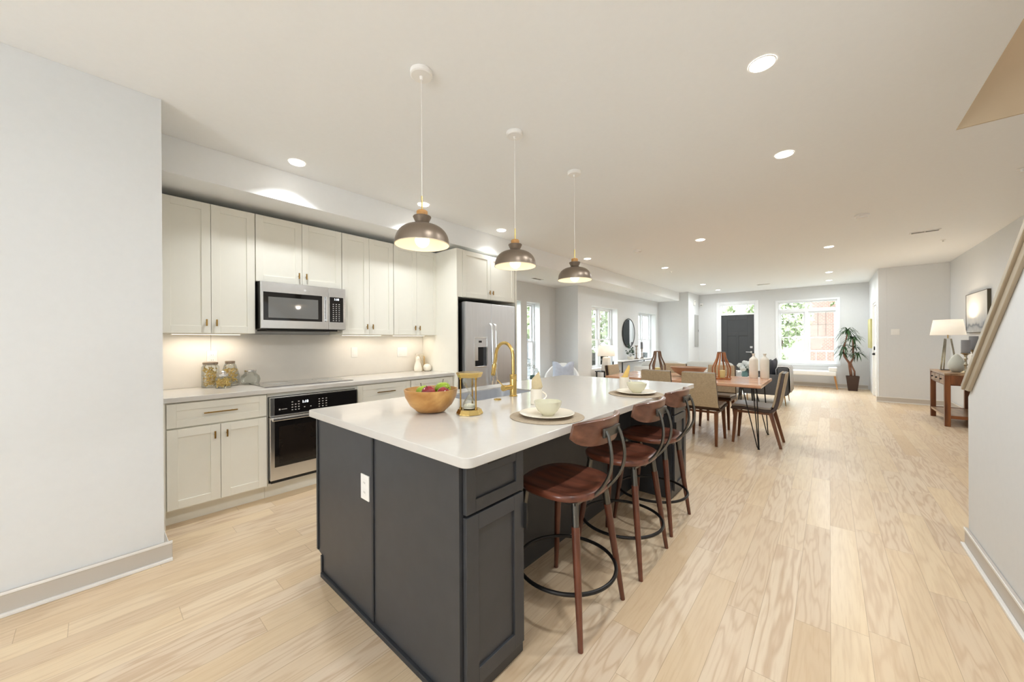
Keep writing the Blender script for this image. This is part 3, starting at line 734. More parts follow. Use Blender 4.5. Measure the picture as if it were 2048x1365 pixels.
# oven cabinet & oven
t = thing('oven_cabinet', 'cream cabinet housing that surrounds the built-in oven', 'cabinet', (-3.78, 1.30, 0))
offs(t, MB().box(XW+.001, -3.54, .9275, 1.6715, .001, .115).box(XW+.001, XF-.02, .9275, .934, .116, .879).box(XW+.001, XF-.02, 1.662, 1.6715, .116, .879).box(XW+.001, XF-.02, .934, 1.662, .847, .879).box(XW+.001, XF-.02, .934, 1.662, .116, .135)).build('body', M_cab, t)
ov = thing('wall_oven', 'stainless built-in oven with black control panel under the cooktop', 'oven', (-3.78, 1.30, .136))
offs(ov, MB().box(XW+.05, XF-.022, .936, 1.660, .137, .845)).build('body', M_dark, ov)
x1 = -3.42
offs(ov, MB().box(XF-.02, x1-.004, .938, 1.658, .685, .843, .002)).build('control_panel', M_steelL, ov)
cpn = offs(ov, MB().box(x1-.006, x1, .968, 1.656, .697, .836)).build('control_glass', M_black, ov)
kp = MB()
for cx, n in ((1.10, 4), (1.125, 3), (1.15, 4), (1.315, 4), (1.345, 4), (1.375, 4)):
    for r_ in range(n): kp.box(x1+.0002, x1+.0006, cx-.006, cx+.006, .722+r_*.022, .729+r_*.022)
kp.box(x1+.0002, x1+.0006, 1.0, 1.012, .735, .747).box(x1+.0002, x1+.0006, 1.018, 1.06, .738, .743)
for cy in (1.195, 1.245): kp.box(x1+.0002, x1+.0006, cy-.005, cy+.005, .735, .741)
offs(ov, kp).build('button_marks', M_key, cpn)
text_obj('1:10', .03, Matrix.Translation(Vector((x1+.0008, 1.20, .775))-Vector(ov.location)) @ TX, M_glow, ov, 'clock_display')
dd = offs(ov, MB().box(XF-.02, x1, .938, 1.658, .165, .680, .003)).build('door', M_steelL, ov)
offs(ov, MB().box(x1-.002, x1+.0015, .968, 1.628, .27, .655)).build('door_glass', M_black, dd)
offs(ov, MB().box(x1-.001, x1+.002, 1.0, 1.596, .30, .60)).build('window', M_window_ov, dd)
offs(ov, MB().box(x1+.028, x1+.046, .942, 1.654, .655, .682, .006).box(x1, x1+.03, .95, .97, .66, .678).box(x1, x1+.03, 1.626, 1.646, .66, .678)).build('handle', M_steelL, dd)
offs(ov, MB().box(XF-.02, x1-.015, .945, 1.65, .139, .163)).build('bottom_vent', M_dark, ov)
# worktop, splash, cooktop
wt = tag(MB().box(XW+.013, -3.425, .272, 2.868, .880, .915, .003).build('worktop', M_quartz), 'long white quartz worktop along the kitchen wall', 'worktop')
sp_ = tag(MB().box(XW+.0008, XW+.012, .272, .672, .916, 1.371).box(XW+.0008, XW+.012, .674, 2.868, .916, 1.371).build('backsplash', M_splash), 'white stone slab backsplash with one fine seam behind the worktop', 'backsplash')
ck = thing('cooktop', 'flat black glass electric cooktop in the kitchen worktop above the oven', 'cooktop', (-3.77, 1.31, .9155))
MB().box(-.245, .22, -.375, .375, .0002, .006, .002).build('glass_top', M_cook, ck)
mb = MB()
for cx, cy, r_ in ((-.12, -.2, .10), (-.12, .2, .08), (.1, -.2, .08), (.1, .2, .11)):
    mb.tube([(cx+r_*math.cos(a*math.pi/20), cy+r_*math.sin(a*math.pi/20), .0062) for a in range(40)], .0012, 4, cyc=True)
mb.build('burner_ring', M_panel, ck)
def outlet(loc, n, label, parts='socket', axis='x', w_=.07, s=1):
    t = thing('wall_outlet' if parts == 'socket' else 'light_switch', label, 'outlet' if parts == 'socket' else 'switch', loc)
    def B(mb, nm, m):
        if axis == 'y': mb.bm.transform(Matrix.Rotation(R(-90), 4, 'Z'))
        return mb.build(nm, m, t, bevel=.001)
    B(MB().box(.0006, .006, -w_*n/2, w_*n/2, -.058, .058), 'plate', M_white)
    for k in range(n):
        cy = -w_*n/2+w_*(k+.5)
        if parts == 'socket':
            for dz in (-.022, .022):
                B(MB().box(.006, .008, cy-.015, cy+.015, dz-.014, dz+.014), 'socket', M_white)
                B(MB().box(.008, .0083, cy-.007, cy-.005, dz-.004, dz+.005).box(.008, .0083, cy+.005, cy+.007, dz-.004, dz+.005), 'slot', M_dark)
        else: B(MB().box(.006, .010, cy-.016, cy+.016, -.033, .033), 'rocker', M_white)
    return t
XS = XW+.012
outlet((XS, .68, 1.165), 1, 'white outlet plate on the backsplash above the pasta jars')
outlet((XS, 1.945, 1.175), 1, 'white single switch plate on the backsplash right of the cooktop', 'switch')
outlet((XS, 2.56, 1.165), 2, 'white double switch plate on the backsplash beside the white ceramics', 'switch')

# ---- refrigerator, panel and cabinet above
tag(MB().box(XW+.001, -3.375, 2.870, 2.889, .001, ZT).build('fridge_side_panel', M_cab, bevel=.001), 'tall cream end panel left of the refrigerator', 'panel')
tag(MB().box(XW+.001, -3.375, 3.955, 3.985, .001, ZT).build('fridge_side_panel', M_cab, bevel=.001), 'tall cream end panel on the window side of the refrigerator', 'panel')
t = thing('wall_cabinet', 'cream two-door cabinet above the refrigerator', 'cabinet', (-3.7, 3.42, 1.835)); xf = -3.375
offs(t, MB().box(XW+.001, xf-.02, 2.89, 3.954, 1.835, ZT)).build('body', M_cab, t)
offs(t, MB().box(xf-.0195, xf-.004, 2.89, 2.965, 1.835, ZT)).build('face_frame', M_cab, t)
ym = 3.452
for a, b, hy in ((2.968, ym-.0015, ym-.03), (ym+.0015, 3.935, ym+.03)):
    d = offs(t, shaker_x(a, b, 1.84, ZT-.004, xf)).build('door', M_cab, t, bevel=.0012)
    o = MB(); zc = 1.93; o.cyl((xf, hy, zc), (xf+.02, hy, zc), .004, seg=10); o.box(xf+.017, xf+.028, hy-.005, hy+.005, zc-.027, zc+.027, .0015)
    offs(t, o).build('handle', M_brassd, d)
fr = thing('refrigerator', 'stainless side-by-side refrigerator with dispenser in the left door', 'refrigerator', (-3.7, 3.40, 0)); xf = -3.30
y0, y1, ym = 2.945, 3.855, 3.385
offs(fr, MB().box(XW+.03, xf-.075, y0+.005, y1-.005, .02, 1.765)).build('body', M_dark, fr)
offs(fr, MB().box(XW+.1, xf-.1, y0+.03, y1-.03, .001, .02)).build('base_grille', M_dark, fr)
# left door with dispenser hole
d1 = MB()
dl, dr_, dz0, dz1 = 3.085, 3.298, .975, 1.335
wall_cells(d1, 'y', y0, ym-.003, xf-.07, xf, .06, 1.775, [(dl, dr_, dz0, dz1)])
d1 = offs(fr, d1).build('door', M_steel, fr)
d2 = offs(fr, MB().box(xf-.07, xf, ym+.003, y1, .06, 1.775, .008, 3)).build('door', M_steel, fr)
dp = MB(); dp.box(xf-.069, xf-.06, dl+.001, dr_-.001, dz0+.001, dz1-.001)
dsp = offs(fr, dp).build('dispenser', M_dark, fr)
fm = MB(); fm.box(xf-.002, xf+.006, dl-.012, dl+.006, dz0-.012, dz1+.012).box(xf-.002, xf+.006, dr_-.006, dr_+.012, dz0-.012, dz1+.012).box(xf-.002, xf+.006, dl+.006, dr_-.006, dz0-.012, dz0+.006).box(xf-.002, xf+.006, dl+.006, dr_-.006, dz1-.006, dz1+.012)
offs(fr, fm).build('dispenser_frame', M_steelL, dsp, bevel=.002)
offs(fr, MB().box(xf-.03, xf+.002, dl+.006, dr_-.006, 1.22, dz1-.006)).build('dispenser_panel', M_steel, dsp)
offs(fr, MB().box(xf+.002, xf+.003, dl+.07, dr_-.09, 1.275, 1.30)).build('dispenser_display', M_dark, dsp)
offs(fr, MB().box(xf-.058, xf-.03, dl+.03, dl+.09, 1.05, 1.219)).build('dispenser_lever', M_steelL, dsp)
for hy, par in ((ym-.035, d1), (ym+.035, d2)):
    pts = [(xf-.001, hy, .70), (xf+.038, hy, .72), (xf+.05, hy, .80), (xf+.056, hy, 1.1), (xf+.05, hy, 1.42), (xf+.038, hy, 1.50), (xf-.001, hy, 1.52)]
    offs(fr, MB().tube(pts, .013, 10)).build('handle', M_steelL, par, smooth=True)
bd = MB().lathe([(.012, 0), (.012, .0015)]).build('badge', M_steelL, fr)
bd.data.transform(Matrix.Translation((xf+.0002-fr.location.x, 3.80-fr.location.y, 1.69-fr.location.z)) @ Matrix.Rotation(R(90), 4, 'Y'))

# ================================================================== ISLAND
isl = thing('kitchen_island', 'large charcoal kitchen island base with doors and outlet', 'kitchen island', (-1.5, 2.1, 0))
IX0, IX1, IY0, IY1 = -2.186, -.95, .828, 3.42
bd = MB()
bd.box(IX0, -1.31, IY0+.02, IY1-.02, .115, .70)                       # main body (sink side)
bd.box(IX0, -1.31, IY0+.02, 1.58, .70, .8795).box(IX0, -1.31, 2.26, IY1-.02, .70, .8795).box(IX0, -2.095, 1.58, 2.26, .70, .8795).box(-1.685, -1.31, 1.58, 2.26, .70, .8795)
bd.box(IX0+.085, -1.31, IY0+.02, IY1-.02, .001, .115)
bd.box(-1.31, IX1-.022, IY0+.02, 1.175, .001, .8795).box(-1.31, IX1-.022, 3.075, IY1-.02, .001, .8795)
offs(isl, bd).build('body', M_navy, isl)
# end panel near camera: two skins, centre batten, base and corner mouldings
ep = MB()
ep.prism([(IX0, .8795), (IX0, .122), (IX0+.052, .110), (IX0+.052, .001), (-1.568, .001), (-1.568, .8795)], IY0+.003, IY0+.02, 'y')
offs(isl, ep).build('end_panel', M_navy, isl)
offs(isl, MB().box(-1.557, IX1-.022, IY0+.003, IY0+.02, .001, .8795)).build('end_panel', M_navy, isl)
tr = MB()
tr.box(-1.572, -1.555, IY0-.004, IY0+.0028, .03, .879).box(IX0-.006, IX0+.012, IY0-.004, IY0+.0028, .128, .879).box(-2.140, -2.122, IY0-.004, IY0+.0028, .001, .112)
tr.box(-2.122, IX1-.024, IY0-.012, IY0+.0028, .001, .024)
offs(isl, tr).build('batten_trim', M_navyin, isl, bevel=.002)
# knee-space back and cabinets on the seating side
xf = IX1
for a, b, zs in ((.846, 1.158, 0), (3.094, 3.400, 1)):
    d = offs(isl, shaker_x(a, b, .690, .862, xf, fr=.045, rec=.010)).build('drawer', M_navy, isl, bevel=.0015)
    hb = offs(isl, MB().box(xf-.012, xf+.014, (a+b)/2-.06, (a+b)/2+.06, .8625, .8655).box(xf+.010, xf+.014, (a+b)/2-.06, (a+b)/2+.06, .851, .8625)).build('handle', M_dark, d)
    d = offs(isl, shaker_x(a, b, .066, .680, xf, fr=.058, rec=.010)).build('door', M_navy, isl, bevel=.0015)
    hy = b+.0 if not zs else a
    offs(isl, MB().box(xf-.010, xf+.016, (b-.002 if not zs else a-.010), (b+.008 if not zs else a+.002), .53, .63)).build('handle', M_dark, d)
out = outlet((0, 0, 0), 1, 'white outlet plate on the charcoal end panel of the island', w_=.075)
out.location = (-1.632, IY0+.003, .620); out.rotation_euler = (0, 0, R(-90))
# worktop with sink cut-out
SX0, SX1, SY0, SY1 = -2.08, -1.70, 1.60, 2.24
it = plate('island_worktop', roundrect(-2.225, -.885, .790, 3.44, .035), [roundrect(SX0, SX1, SY0, SY1, .05)], .880, .915, M_quartz, bev=.003)
tag(it, 'glossy white quartz top of the island with rounded corners', 'worktop')
sk = thing('kitchen_sink', 'undermount stainless sink set in the island top', 'sink', (-1.89, 1.92, .72))
mb = MB(); rr = [roundrect(SX0-1e-3-SX0*0-0+.0, SX1, SY0, SY1, .05)]
o_ = roundrect(SX0+.003, SX1-.003, SY0+.003, SY1-.003, .05); i_ = roundrect(SX0+.012, SX1-.012, SY0+.012, SY1-.012, .05)
mb.rings([[(x, y, .905) for x, y in o_], [(x, y, .735) for x, y in o_], [(x, y, .725) for x, y in i_]], cap0=False, cap1=True)
offs(sk, mb).build('basin', M_steel, sk, smooth=True)
offs(sk, MB().lathe([(.045, .727), (.045, .730), (.03, .731)], (-1.89, 1.95, 0))).build('drain', M_steelL, sk)
fa = thing('kitchen_faucet', 'tall brushed gold gooseneck faucet beside the island sink', 'faucet', (-1.65, 1.905, .9155))
MB().lathe([(.029, .0005), (.029, .004), (.0235, .006), (.0235, .115), (.0225, .120), (.0235, .122), (.0235, .150), (.014, .152)]).build('base', M_brass, fa, smooth=True)
pts = [(0, 0, .15), (0, 0, .27)]
for k in range(1, 15): a = R(180*k/15); pts.append((-.082+.082*math.cos(a), 0, .27+.098*math.sin(a)))
pts += [(-.168, 0, .245), (-.176, 0, .215)]
MB().tube(pts, .0115, 14).build('spout', M_brass, fa, smooth=True)
MB().tube([(-.175, 0, .22), (-.179, 0, .205), (-.193, 0, .14), (-.194, 0, .132)], [.0125, .0165, .0165, .014], 16).build('spray_head', M_brass, fa, smooth=True)
MB().cyl((0, -.02, .065), (0, -.10, .065), .017, .017).cyl((0, -.085, .065), (0, -.105, .065), .021, .021).cyl((-.0, -.09, .07), (-.055, -.10, .115), .004, .004, 8).build('lever_handle', M_brass, fa, smooth=True)
MB().lathe([(.024, .0005), (.024, .006), (.018, .009)]).build('air_switch', M_brass, None, smooth=True)
tag(bpy.data.objects['air_switch'], 'small round gold air-switch button on the island top before the faucet', 'button').location = (-1.625, 1.72, .915)

# ---- things on the island
fb = thing('fruit_bowl', 'round light wooden bowl holding apples on the island', 'bowl', (-1.635, 1.205, .9155))
prof = [(.045, .0005), (.075, .006), (.112, .040), (.136, .085), (.143, .125), (.137, .125), (.128, .085), (.100, .045), (.06, .018), (.002, .014)]
MB().lathe(prof, seg=48).build('bowl', M_bowlw, fb, smooth=True)
def apple(loc, m, label, s=1.0, tilt=(0, 0)):
    t = thing('apple', label, 'apple', loc); pr = []
    for k in range(15):
        a = math.pi*k/14; r_ = .038*s*math.sin(a)*(1+.08*math.cos(a)); z = -.034*s*math.cos(a)
        if k > 11: z -= .006*s*(k-11)/3
        pr.append((r_, z))
    MB(Matrix.Rotation(tilt[0], 4, 'X') @ Matrix.Rotation(tilt[1], 4, 'Y')).lathe(pr, seg=24).build('flesh', m, t, smooth=True, ang=0)
    MB(Matrix.Rotation(tilt[0], 4, 'X') @ Matrix.Rotation(tilt[1], 4, 'Y')).tube([(0, 0, .020*s), (.002, 0, .034*s), (.006, 0, .045*s)], .0016, 6).build('stem', M_stem, t)
    return t
zz = .9155
apple((-1.680, 1.185, zz+.108), M_applg, 'green apple at the near left of the fruit bowl', 1.05, (.2, -.3))
apple((-1.610, 1.265, zz+.122), M_applg, 'green apple standing highest in the fruit bowl, stem up', 1.15, (-.1, -.15))
apple((-1.605, 1.165, zz+.112), M_applr, 'red apple in front in the fruit bowl between the green ones', 1.0, (.5, .2))
apple((-1.560, 1.235, zz+.104), M_applr, 'red apple at the right edge of the fruit bowl', 1.0, (-.4, .5))
apple((-1.690, 1.245, zz+.085), M_applr, 'red apple low at the back left of the fruit bowl', .95)
apple((-1.635, 1.215, zz+.052), M_applr, 'red apple buried at the bottom centre of the fruit bowl', .85)
hg = thing('hourglass', 'brass framed hourglass with white sand beside the fruit bowl', 'hourglass', (-1.43, 1.30, .9155))
MB().lathe([(.070, .0005), (.070, .006), (.060, .026), (.02, .027)], seg=8).build('base', M_brass, hg)
MB().lathe([(.060, .193), (.070, .213), (.068, .219), (.02, .219)], seg=8).build('top', M_brass, hg)
for k in range(3):
    a = R(90+120*k+30); x, y = .048*math.cos(a), .048*math.sin(a)
    MB().lathe([(.007, .027), (.007, .037), (.004, .039), (.004, .181), (.007, .183), (.007, .193)], (x, y, 0), 12).build('post', M_brassd, hg, smooth=True)
pr = []
for k in range(25):
    u = k/24; z = .028+.164*u; q = abs(u-.5)*2
    r_ = .004+.034*math.sin(min(1, q*1.25)*math.pi/2)**1.5 if q < .8 else .038*math.sqrt(max(0, 1-((q-.8)/.2)**2*.65))
    pr.append((r_, z))
MB().lathe(pr, seg=32).build('glass_bulb', M_glass, hg, smooth=True, ang=0)
MB().lathe([(.033, .030), (.035, .040), (.030, .048), (.002, .056)], seg=28).build('sand', M_sand, hg, smooth=True)
def setting(x, y, num):
    far = num == 1
    w1 = ('far', 'near')[not far]
    pm = MB().lathe([(.001, .0004), (.186, .0004), (.187, .002), (.184, .0035), (.001, .0035)], seg=64).build('placemat', M_mat, smooth=True)
    pm.location = (x, y, .9155); tag(pm, 'round woven taupe placemat at the %s place setting on the island' % w1, 'placemat')
    pl = MB().lathe([(.001, .0005), (.075, .0005), (.085, .003), (.137, .016), (.139, .018), (.136, .0195), (.085, .0075), (.001, .006)], seg=64).build('dinner_plate', M_ceramic, smooth=True)
    pl.location = (x, y, .9192); tag(pl, 'flat white dinner plate on the %s placemat of the island' % w1, 'plate')
    bw = MB().lathe([(.030, .0005), (.032, .006), (.050, .022), (.066, .050), (.070, .070), (.067, .0705), (.061, .050), (.045, .025), (.002, .012)], seg=48).build('soup_bowl', M_bowlc, smooth=True)
    bw.location = (x+.01, y-.005, .9255); tag(bw, 'deep cream bowl standing on the %s dinner plate of the island' % w1, 'bowl')
    mx, my = (-1.335, 1.755) if not far else (-1.215, 2.735)
    mg = thing('mug', 'straight white mug holding a folded napkin at the %s place setting' % w1, 'mug', (mx, my, .9155), R(41))
    MB().lathe([(.033, .0005), (.036, .002), (.036, .093), (.033, .093), (.032, .006), (.001, .005)], seg=40).build('body', M_ceramic, mg, smooth=True)
    MB().tube([(.034+.026*math.sin(math.pi*k/10), 0, .075-.052*k/10) for k in range(11)], .0045, 8).build('handle', M_ceramic, mg, smooth=True)
    nk = MB(); n = 14
    c0 = [];
    for r_, (h, e) in ((1, (.006, 0)), (.95, (.09, 0)), (.9, (.135, 0))): pass
    rs = []
    tw = 0 if not far else 1
    for z, wd, dp in ((.012, .022, .020), (.094, .029, .017), (.118, .034, .013), (.138, .030, .009)):
        rs.append([(wd*math.cos(2*math.pi*k/n)+(0 if z < .1 else (.004 if not far else .012)), dp*math.sin(2*math.pi*k/n), z+(0 if z < .1 else (.045 if far else .025)*math.cos(2*math.pi*k/n)*(1 if far else -.6)+(.0 if z < .14 else .012))) for k in range(n)])
    rs.append([(( .012 if not far else .034)+.004*math.cos(2*math.pi*k/n), .003*math.sin(2*math.pi*k/n), (.192 if not far else .185)+.003*math.cos(2*math.pi*k/n)) for k in range(n)])
    nb = MB().rings(rs).build('napkin', M_napk if far else M_napk2, smooth=True, ang=50)
    nb.location = (mx, my, .9155); nb.rotation_euler = (0, 0, R(41)); tag(nb, ('mustard yellow' if far else 'beige')+' cloth napkin folded to a point in the %s mug' % w1, 'napkin')
setting(-1.076, 1.50, 0)
setting(-1.04, 2.53, 1)

# ================================================================== COUNTER ITEMS
def jar(name, loc, prof, lid, label, m_lid=None, fill=None, extra=None):
    t = thing(name, label, 'jar', loc)
    MB().lathe(prof, seg=36).build('glass', M_glass, t, smooth=True, ang=0)
    MB().lathe(lid, seg=32).build('lid', m_lid or M_zinc, t, smooth=True)
    if fill:
        mb = MB(); r_, z0, z1, kind = fill
        for k in range(70):
            a = random.uniform(0, 6.28); rr = r_*math.sqrt(random.random()); z = z0+(z1-z0)*k/70
            c_ = Vector((rr*math.cos(a), rr*math.sin(a), z)); d = Vector((random.uniform(-1, 1), random.uniform(-1, 1), random.uniform(-.5, .9))).normalized()*(.014)
            mb.cyl(c_-d, c_+d, .0045, .0045, 6)
        mb.build('pasta', M_pasta, t)['kind'] = 'stuff'
    return t
zc = .9155
jar('storage_jar', (-3.96, .650, zc), [(.056, .0005), (.06, .006), (.06, .175), (.048, .19), (.048, .196)], [(.05, .196), (.052, .198), (.052, .214), (.04, .219)], 'tall straight glass jar of pasta, leftmost on the worktop', fill=(.047, .02, .17, 0))
jar('storage_jar', (-3.985, .79, zc), [(.056, .0005), (.066, .008), (.068, .09), (.042, .185), (.034, .195)], [(.034, .195), (.036, .197), (.036, .216), (.03, .219)], 'tapered glass jar of pasta with ridged metal lid behind the small jar', fill=(.045, .02, .15, 0))
j = jar('storage_jar', (-3.84, .715, zc), [(.052, .0005), (.056, .006), (.056, .085), (.034, .098), (.033, .104)], [(.034, .098), (.035, .100), (.035, .115), (.018, .120), (.012, .126), (.015, .134), (.008, .142)], 'small glass jar of pasta with knobbed silver lid, frontmost jar', M_steelL, fill=(.044, .015, .075, 0))
jar('storage_jar', (-3.97, .935, zc), [(.05, .0005), (.068, .012), (.076, .045), (.068, .075), (.046, .098), (.044, .118)], [(.047, .118), (.048, .122), (.048, .130), (.04, .134), (.012, .135)], 'empty squat ribbed glass jar with clip lid beside the cooktop', M_steelL)
bv = thing('ceramic_bird', 'white glazed ceramic pear-shaped bird at the worktop end', 'figurine', (-3.90, 2.675, zc))
MB().lathe([(.042, .0005), (.048, .006), (.050, .04), (.040, .09), (.026, .125), (.024, .145), (.028, .165), (.022, .185), (.004, .195)], seg=32).build('body', M_ceramic, bv, smooth=True, ang=0)
MB().cyl((.02, -.015, .165), (.045, -.034, .160), .008, .001, 10).build('beak', M_ceramic, bv, smooth=True)
lv = thing('lattice_vase', 'white cylindrical vase with cut-out lattice behind the ceramic ball', 'vase', (-3.985, 2.755, zc))
mb = MB(); mb.lathe([(.045, .0005), (.047, .002), (.047, .012), (.043, .012)], seg=32); mb.lathe([(.047, .205), (.049, .21), (.047, .222), (.043, .222), (.043, .205)], seg=32, cap0=False, cap1=False)
for k in range(12):
    for s in (1, -1):
        pts = []
        for q in range(13): a = 2*math.pi*k/12+s*q/12*math.pi*.66; pts.append((.046*math.cos(a), .046*math.sin(a), .010+.198*q/12))
        mb.tube(pts, .0035, 5)
mb.build('body', M_ceramic, lv, smooth=True)
cb = MB(); cb.prism([(-.035, 0), (.035, 0), (.035, .16)]+[(.035*math.cos(R(a)), .16+.035*math.sin(R(a))) for a in range(15, 180, 15)]+[(-.035, .16)], -.006, .006, 'y')
cbo = cb.build('serving_board', mat('pale_board', srgb(222, 196, 150), .5, noise=.08), bevel=.002); cbo.location = (-4.042, 2.842, zc+.0005); cbo.rotation_euler = (0, 0, R(60)); tag(cbo, 'small rounded wooden board standing behind the ceramic ball', 'board')
bl = MB(); pts = [(.001, .0005)]
bl.lathe([(.030, .0005), (.045, .012), (.053, .04), (.050, .065), (.036, .085), (.012, .094), (.010, .090), (.002, .088)], seg=32)
blo = bl.build('ceramic_ball', M_ceramic, smooth=True, ang=0); blo.location = (-3.885, 2.805, zc); tag(blo, 'round white ceramic ball vase, rightmost on the worktop', 'vase')

# ================================================================== STOOLS
def stool(x, y, label):
    t = thing('bar_stool', label, 'bar stool', (x, y, 0), 0, 'walnut counter stools at the island')
    # dished seat
    n = 44; rings = []
    def outline(s, z, dz=0):
        ps = []
        for k in range(n):
            a = 2*math.pi*k/n; c_, s_ = math.cos(a), math.sin(a)
            e = 2.7; rr = 1/((abs(c_)**e+abs(s_)**e)**(1/e))
            ps.append((.198*s*rr*c_, .210*s*rr*s_, z))
        return ps
    rings = [outline(.90, .585), outline(.975, .592), outline(1.0, .604), outline(.995, .616), outline(.96, .622), outline(.75, .616), outline(.4, .609), outline(.05, .607)]
    MB().rings(rings).build('seat', M_walnut, t, smooth=True, ang=50)
    legs = []
    for sx in (-1, 1):
        for sy in (-1, 1):
            top = Vector((sx*.135, sy*.140, .584)); bot = Vector((sx*.200, sy*.205, .001)); mid = top.lerp(bot, .17)
            lg = MB().tube([mid, top.lerp(bot, .5), bot], [.0185, .017, .0115], 14).build('leg', M_walnutz, t, smooth=True)
            MB().tube([top, mid], [.0165, .0165], 14).build('metal_sleeve', M_graym, lg, smooth=True)
    MB().tube([(.238*math.cos(2*math.pi*k/64), .238*math.sin(2*math.pi*k/64), .205) for k in range(64)], .0088, 10, cyc=True).build('foot_ring', M_blackm, t, smooth=True)
    MB().box(-.15, .15, -.155, -.135, .574, .5845).box(-.15, .15, .135, .155, .574, .5845).box(-.15, -.13, -.135, .135, .574, .5845).box(.13, .15, -.135, .135, .574, .5845).build('seat_frame', M_graym, t)
    # curved backrest, on the +x side
    bk = []; N = 22; Rr = .34
    for k in range(N+1):
        u = -1+2*k/N; yy = .205*u; xo = .235-(Rr-math.sqrt(Rr*Rr-yy*yy)); lo = .838+.028*abs(u)**4+.012*abs(u)**14; hi = .955-.010*abs(u)**6
        a = math.asin(yy/Rr); nx, ny = math.cos(a), math.sin(a); th = .011; tl = .012
        bk.append([(xo+nx*th-tl, yy+ny*th, lo), (xo+nx*th+tl*.3, yy+ny*th, hi-.004), (xo+nx*(th-.005)+tl*.3, yy+ny*(th-.005), hi), (xo-nx*(th-.005)+tl*.3, yy-ny*(th-.005), hi), (xo-nx*th+tl*.3, yy-ny*th, hi-.004), (xo-nx*th-tl, yy-ny*th, lo)])
    MB().rings(bk).build('backrest', M_walnutb, t, smooth=True, ang=50)
    MB().box(.238, .250, -.075, .075, .872, .912, .002).build('back_bracket', M_graym, t)
    for s in (-.058, .058):
        pts = [(.246, s, .900)]
        for q in range(1, 16):
            u = q/16; pts.append((.252+.030*math.sin(math.pi*min(1, u*1.02))-.085*u**3, s*(1+.15*math.sin(math.pi*u)), .900-.318*u))
        pts += [(.165, s*.95, .5775), (.12, s*.9, .5755)]
        MB().tube(pts, .0078, 10).build('back_rod', M_graym, t, smooth=True)
    return t
S = stool(-.985, 1.53, 'walnut bar stool with bent rod back, nearest to the camera')
dup(S, (-.97, 2.135, 0), 0, 'middle one of three walnut bar stools along the island')
dup(S, (-.99, 2.70, 0), 0, 'farthest of three walnut bar stools, by the dining chairs')

# ================================================================== DINING
tb = thing('dining_table', 'live-edge acacia dining table on black hairpin legs', 'dining table', (-1.68, 5.62, 0))
TX0, TX1, TY0, TY1 = -2.55, -.60, 5.08, 6.16
planks = [TY0, TY0+.25, TY0+.30, TY0+.55, TY0+.60, TY0+.83, TY0+.87, TY1]
def wav(y, x, s): return y+s*(.010*math.sin(x*5+y)+.006*math.sin(x*13+1))
top = MB()
for i, (a, b) in enumerate(((TY0, TY0+.27), (TY0+.274, TY0+.56), (TY0+.564, TY0+.83), (TY0+.834, TY1))):
    n = 24; rs = []
    for k in range(n+1):
        x = TX0+(TX1-TX0)*k/n
        ya = wav(a, x, 1) if i == 0 else a; yb = wav(b, x, 1) if i == 3 else b
        e = .012 if i == 0 else .001; e2 = .012 if i == 3 else .001
        rs.append([(x, ya+e, .722), (x, yb-e2, .722), (x, yb, .733), (x, yb-.0005, .759), (x, yb-.002, .76), (x, ya+.002, .76), (x, ya+.0005, .759), (x, ya, .733)])
    top.rings(rs)
offs(tb, top).build('tabletop', M_acacia, tb)
offs(tb, MB().box(TX0+.02, TX1-.02, TY0+.262, TY0+.2755, .75, .7605).box(TX0+.02, TX1-.02, TY0+.553, TY0+.566, .75, .7605).box(TX0+.02, TX1-.02, TY0+.823, TY0+.836, .75, .7605)).build('resin_line', M_blackm, tb)
for lx, ly in ((-.66, 5.10), (-.66, 6.03), (-2.46, 5.14), (-2.46, 6.03)):
    sx = 1 if lx > -1.5 else -1; sy = -1 if ly < 5.5 else 1
    mb = MB(); bx_, by_ = lx+sx*.03, ly+sy*-.03
    f = Vector((bx_, by_, .008))
    for dx, dy in ((-.13*sx, .03*-sy), (.0*sx, .13*-sy), (-.02*sx, .0)):
        mb.tube([Vector((lx+dx, ly+dy, .716)), f+Vector((dx*.12, dy*.12, .02)), f], .0058, 8)
    mb.box(min(lx-.15*sx, lx+.02*sx), max(lx-.15*sx, lx+.02*sx), min(ly, ly-.15*sy), max(ly, ly-.15*sy), .715, .7215)
    mb.lathe([(.012, .0008), (.012, .012), (.006, .016)], (bx_, by_, 0), 10)
    offs(tb, mb).build('leg', M_blackm, tb, smooth=True)

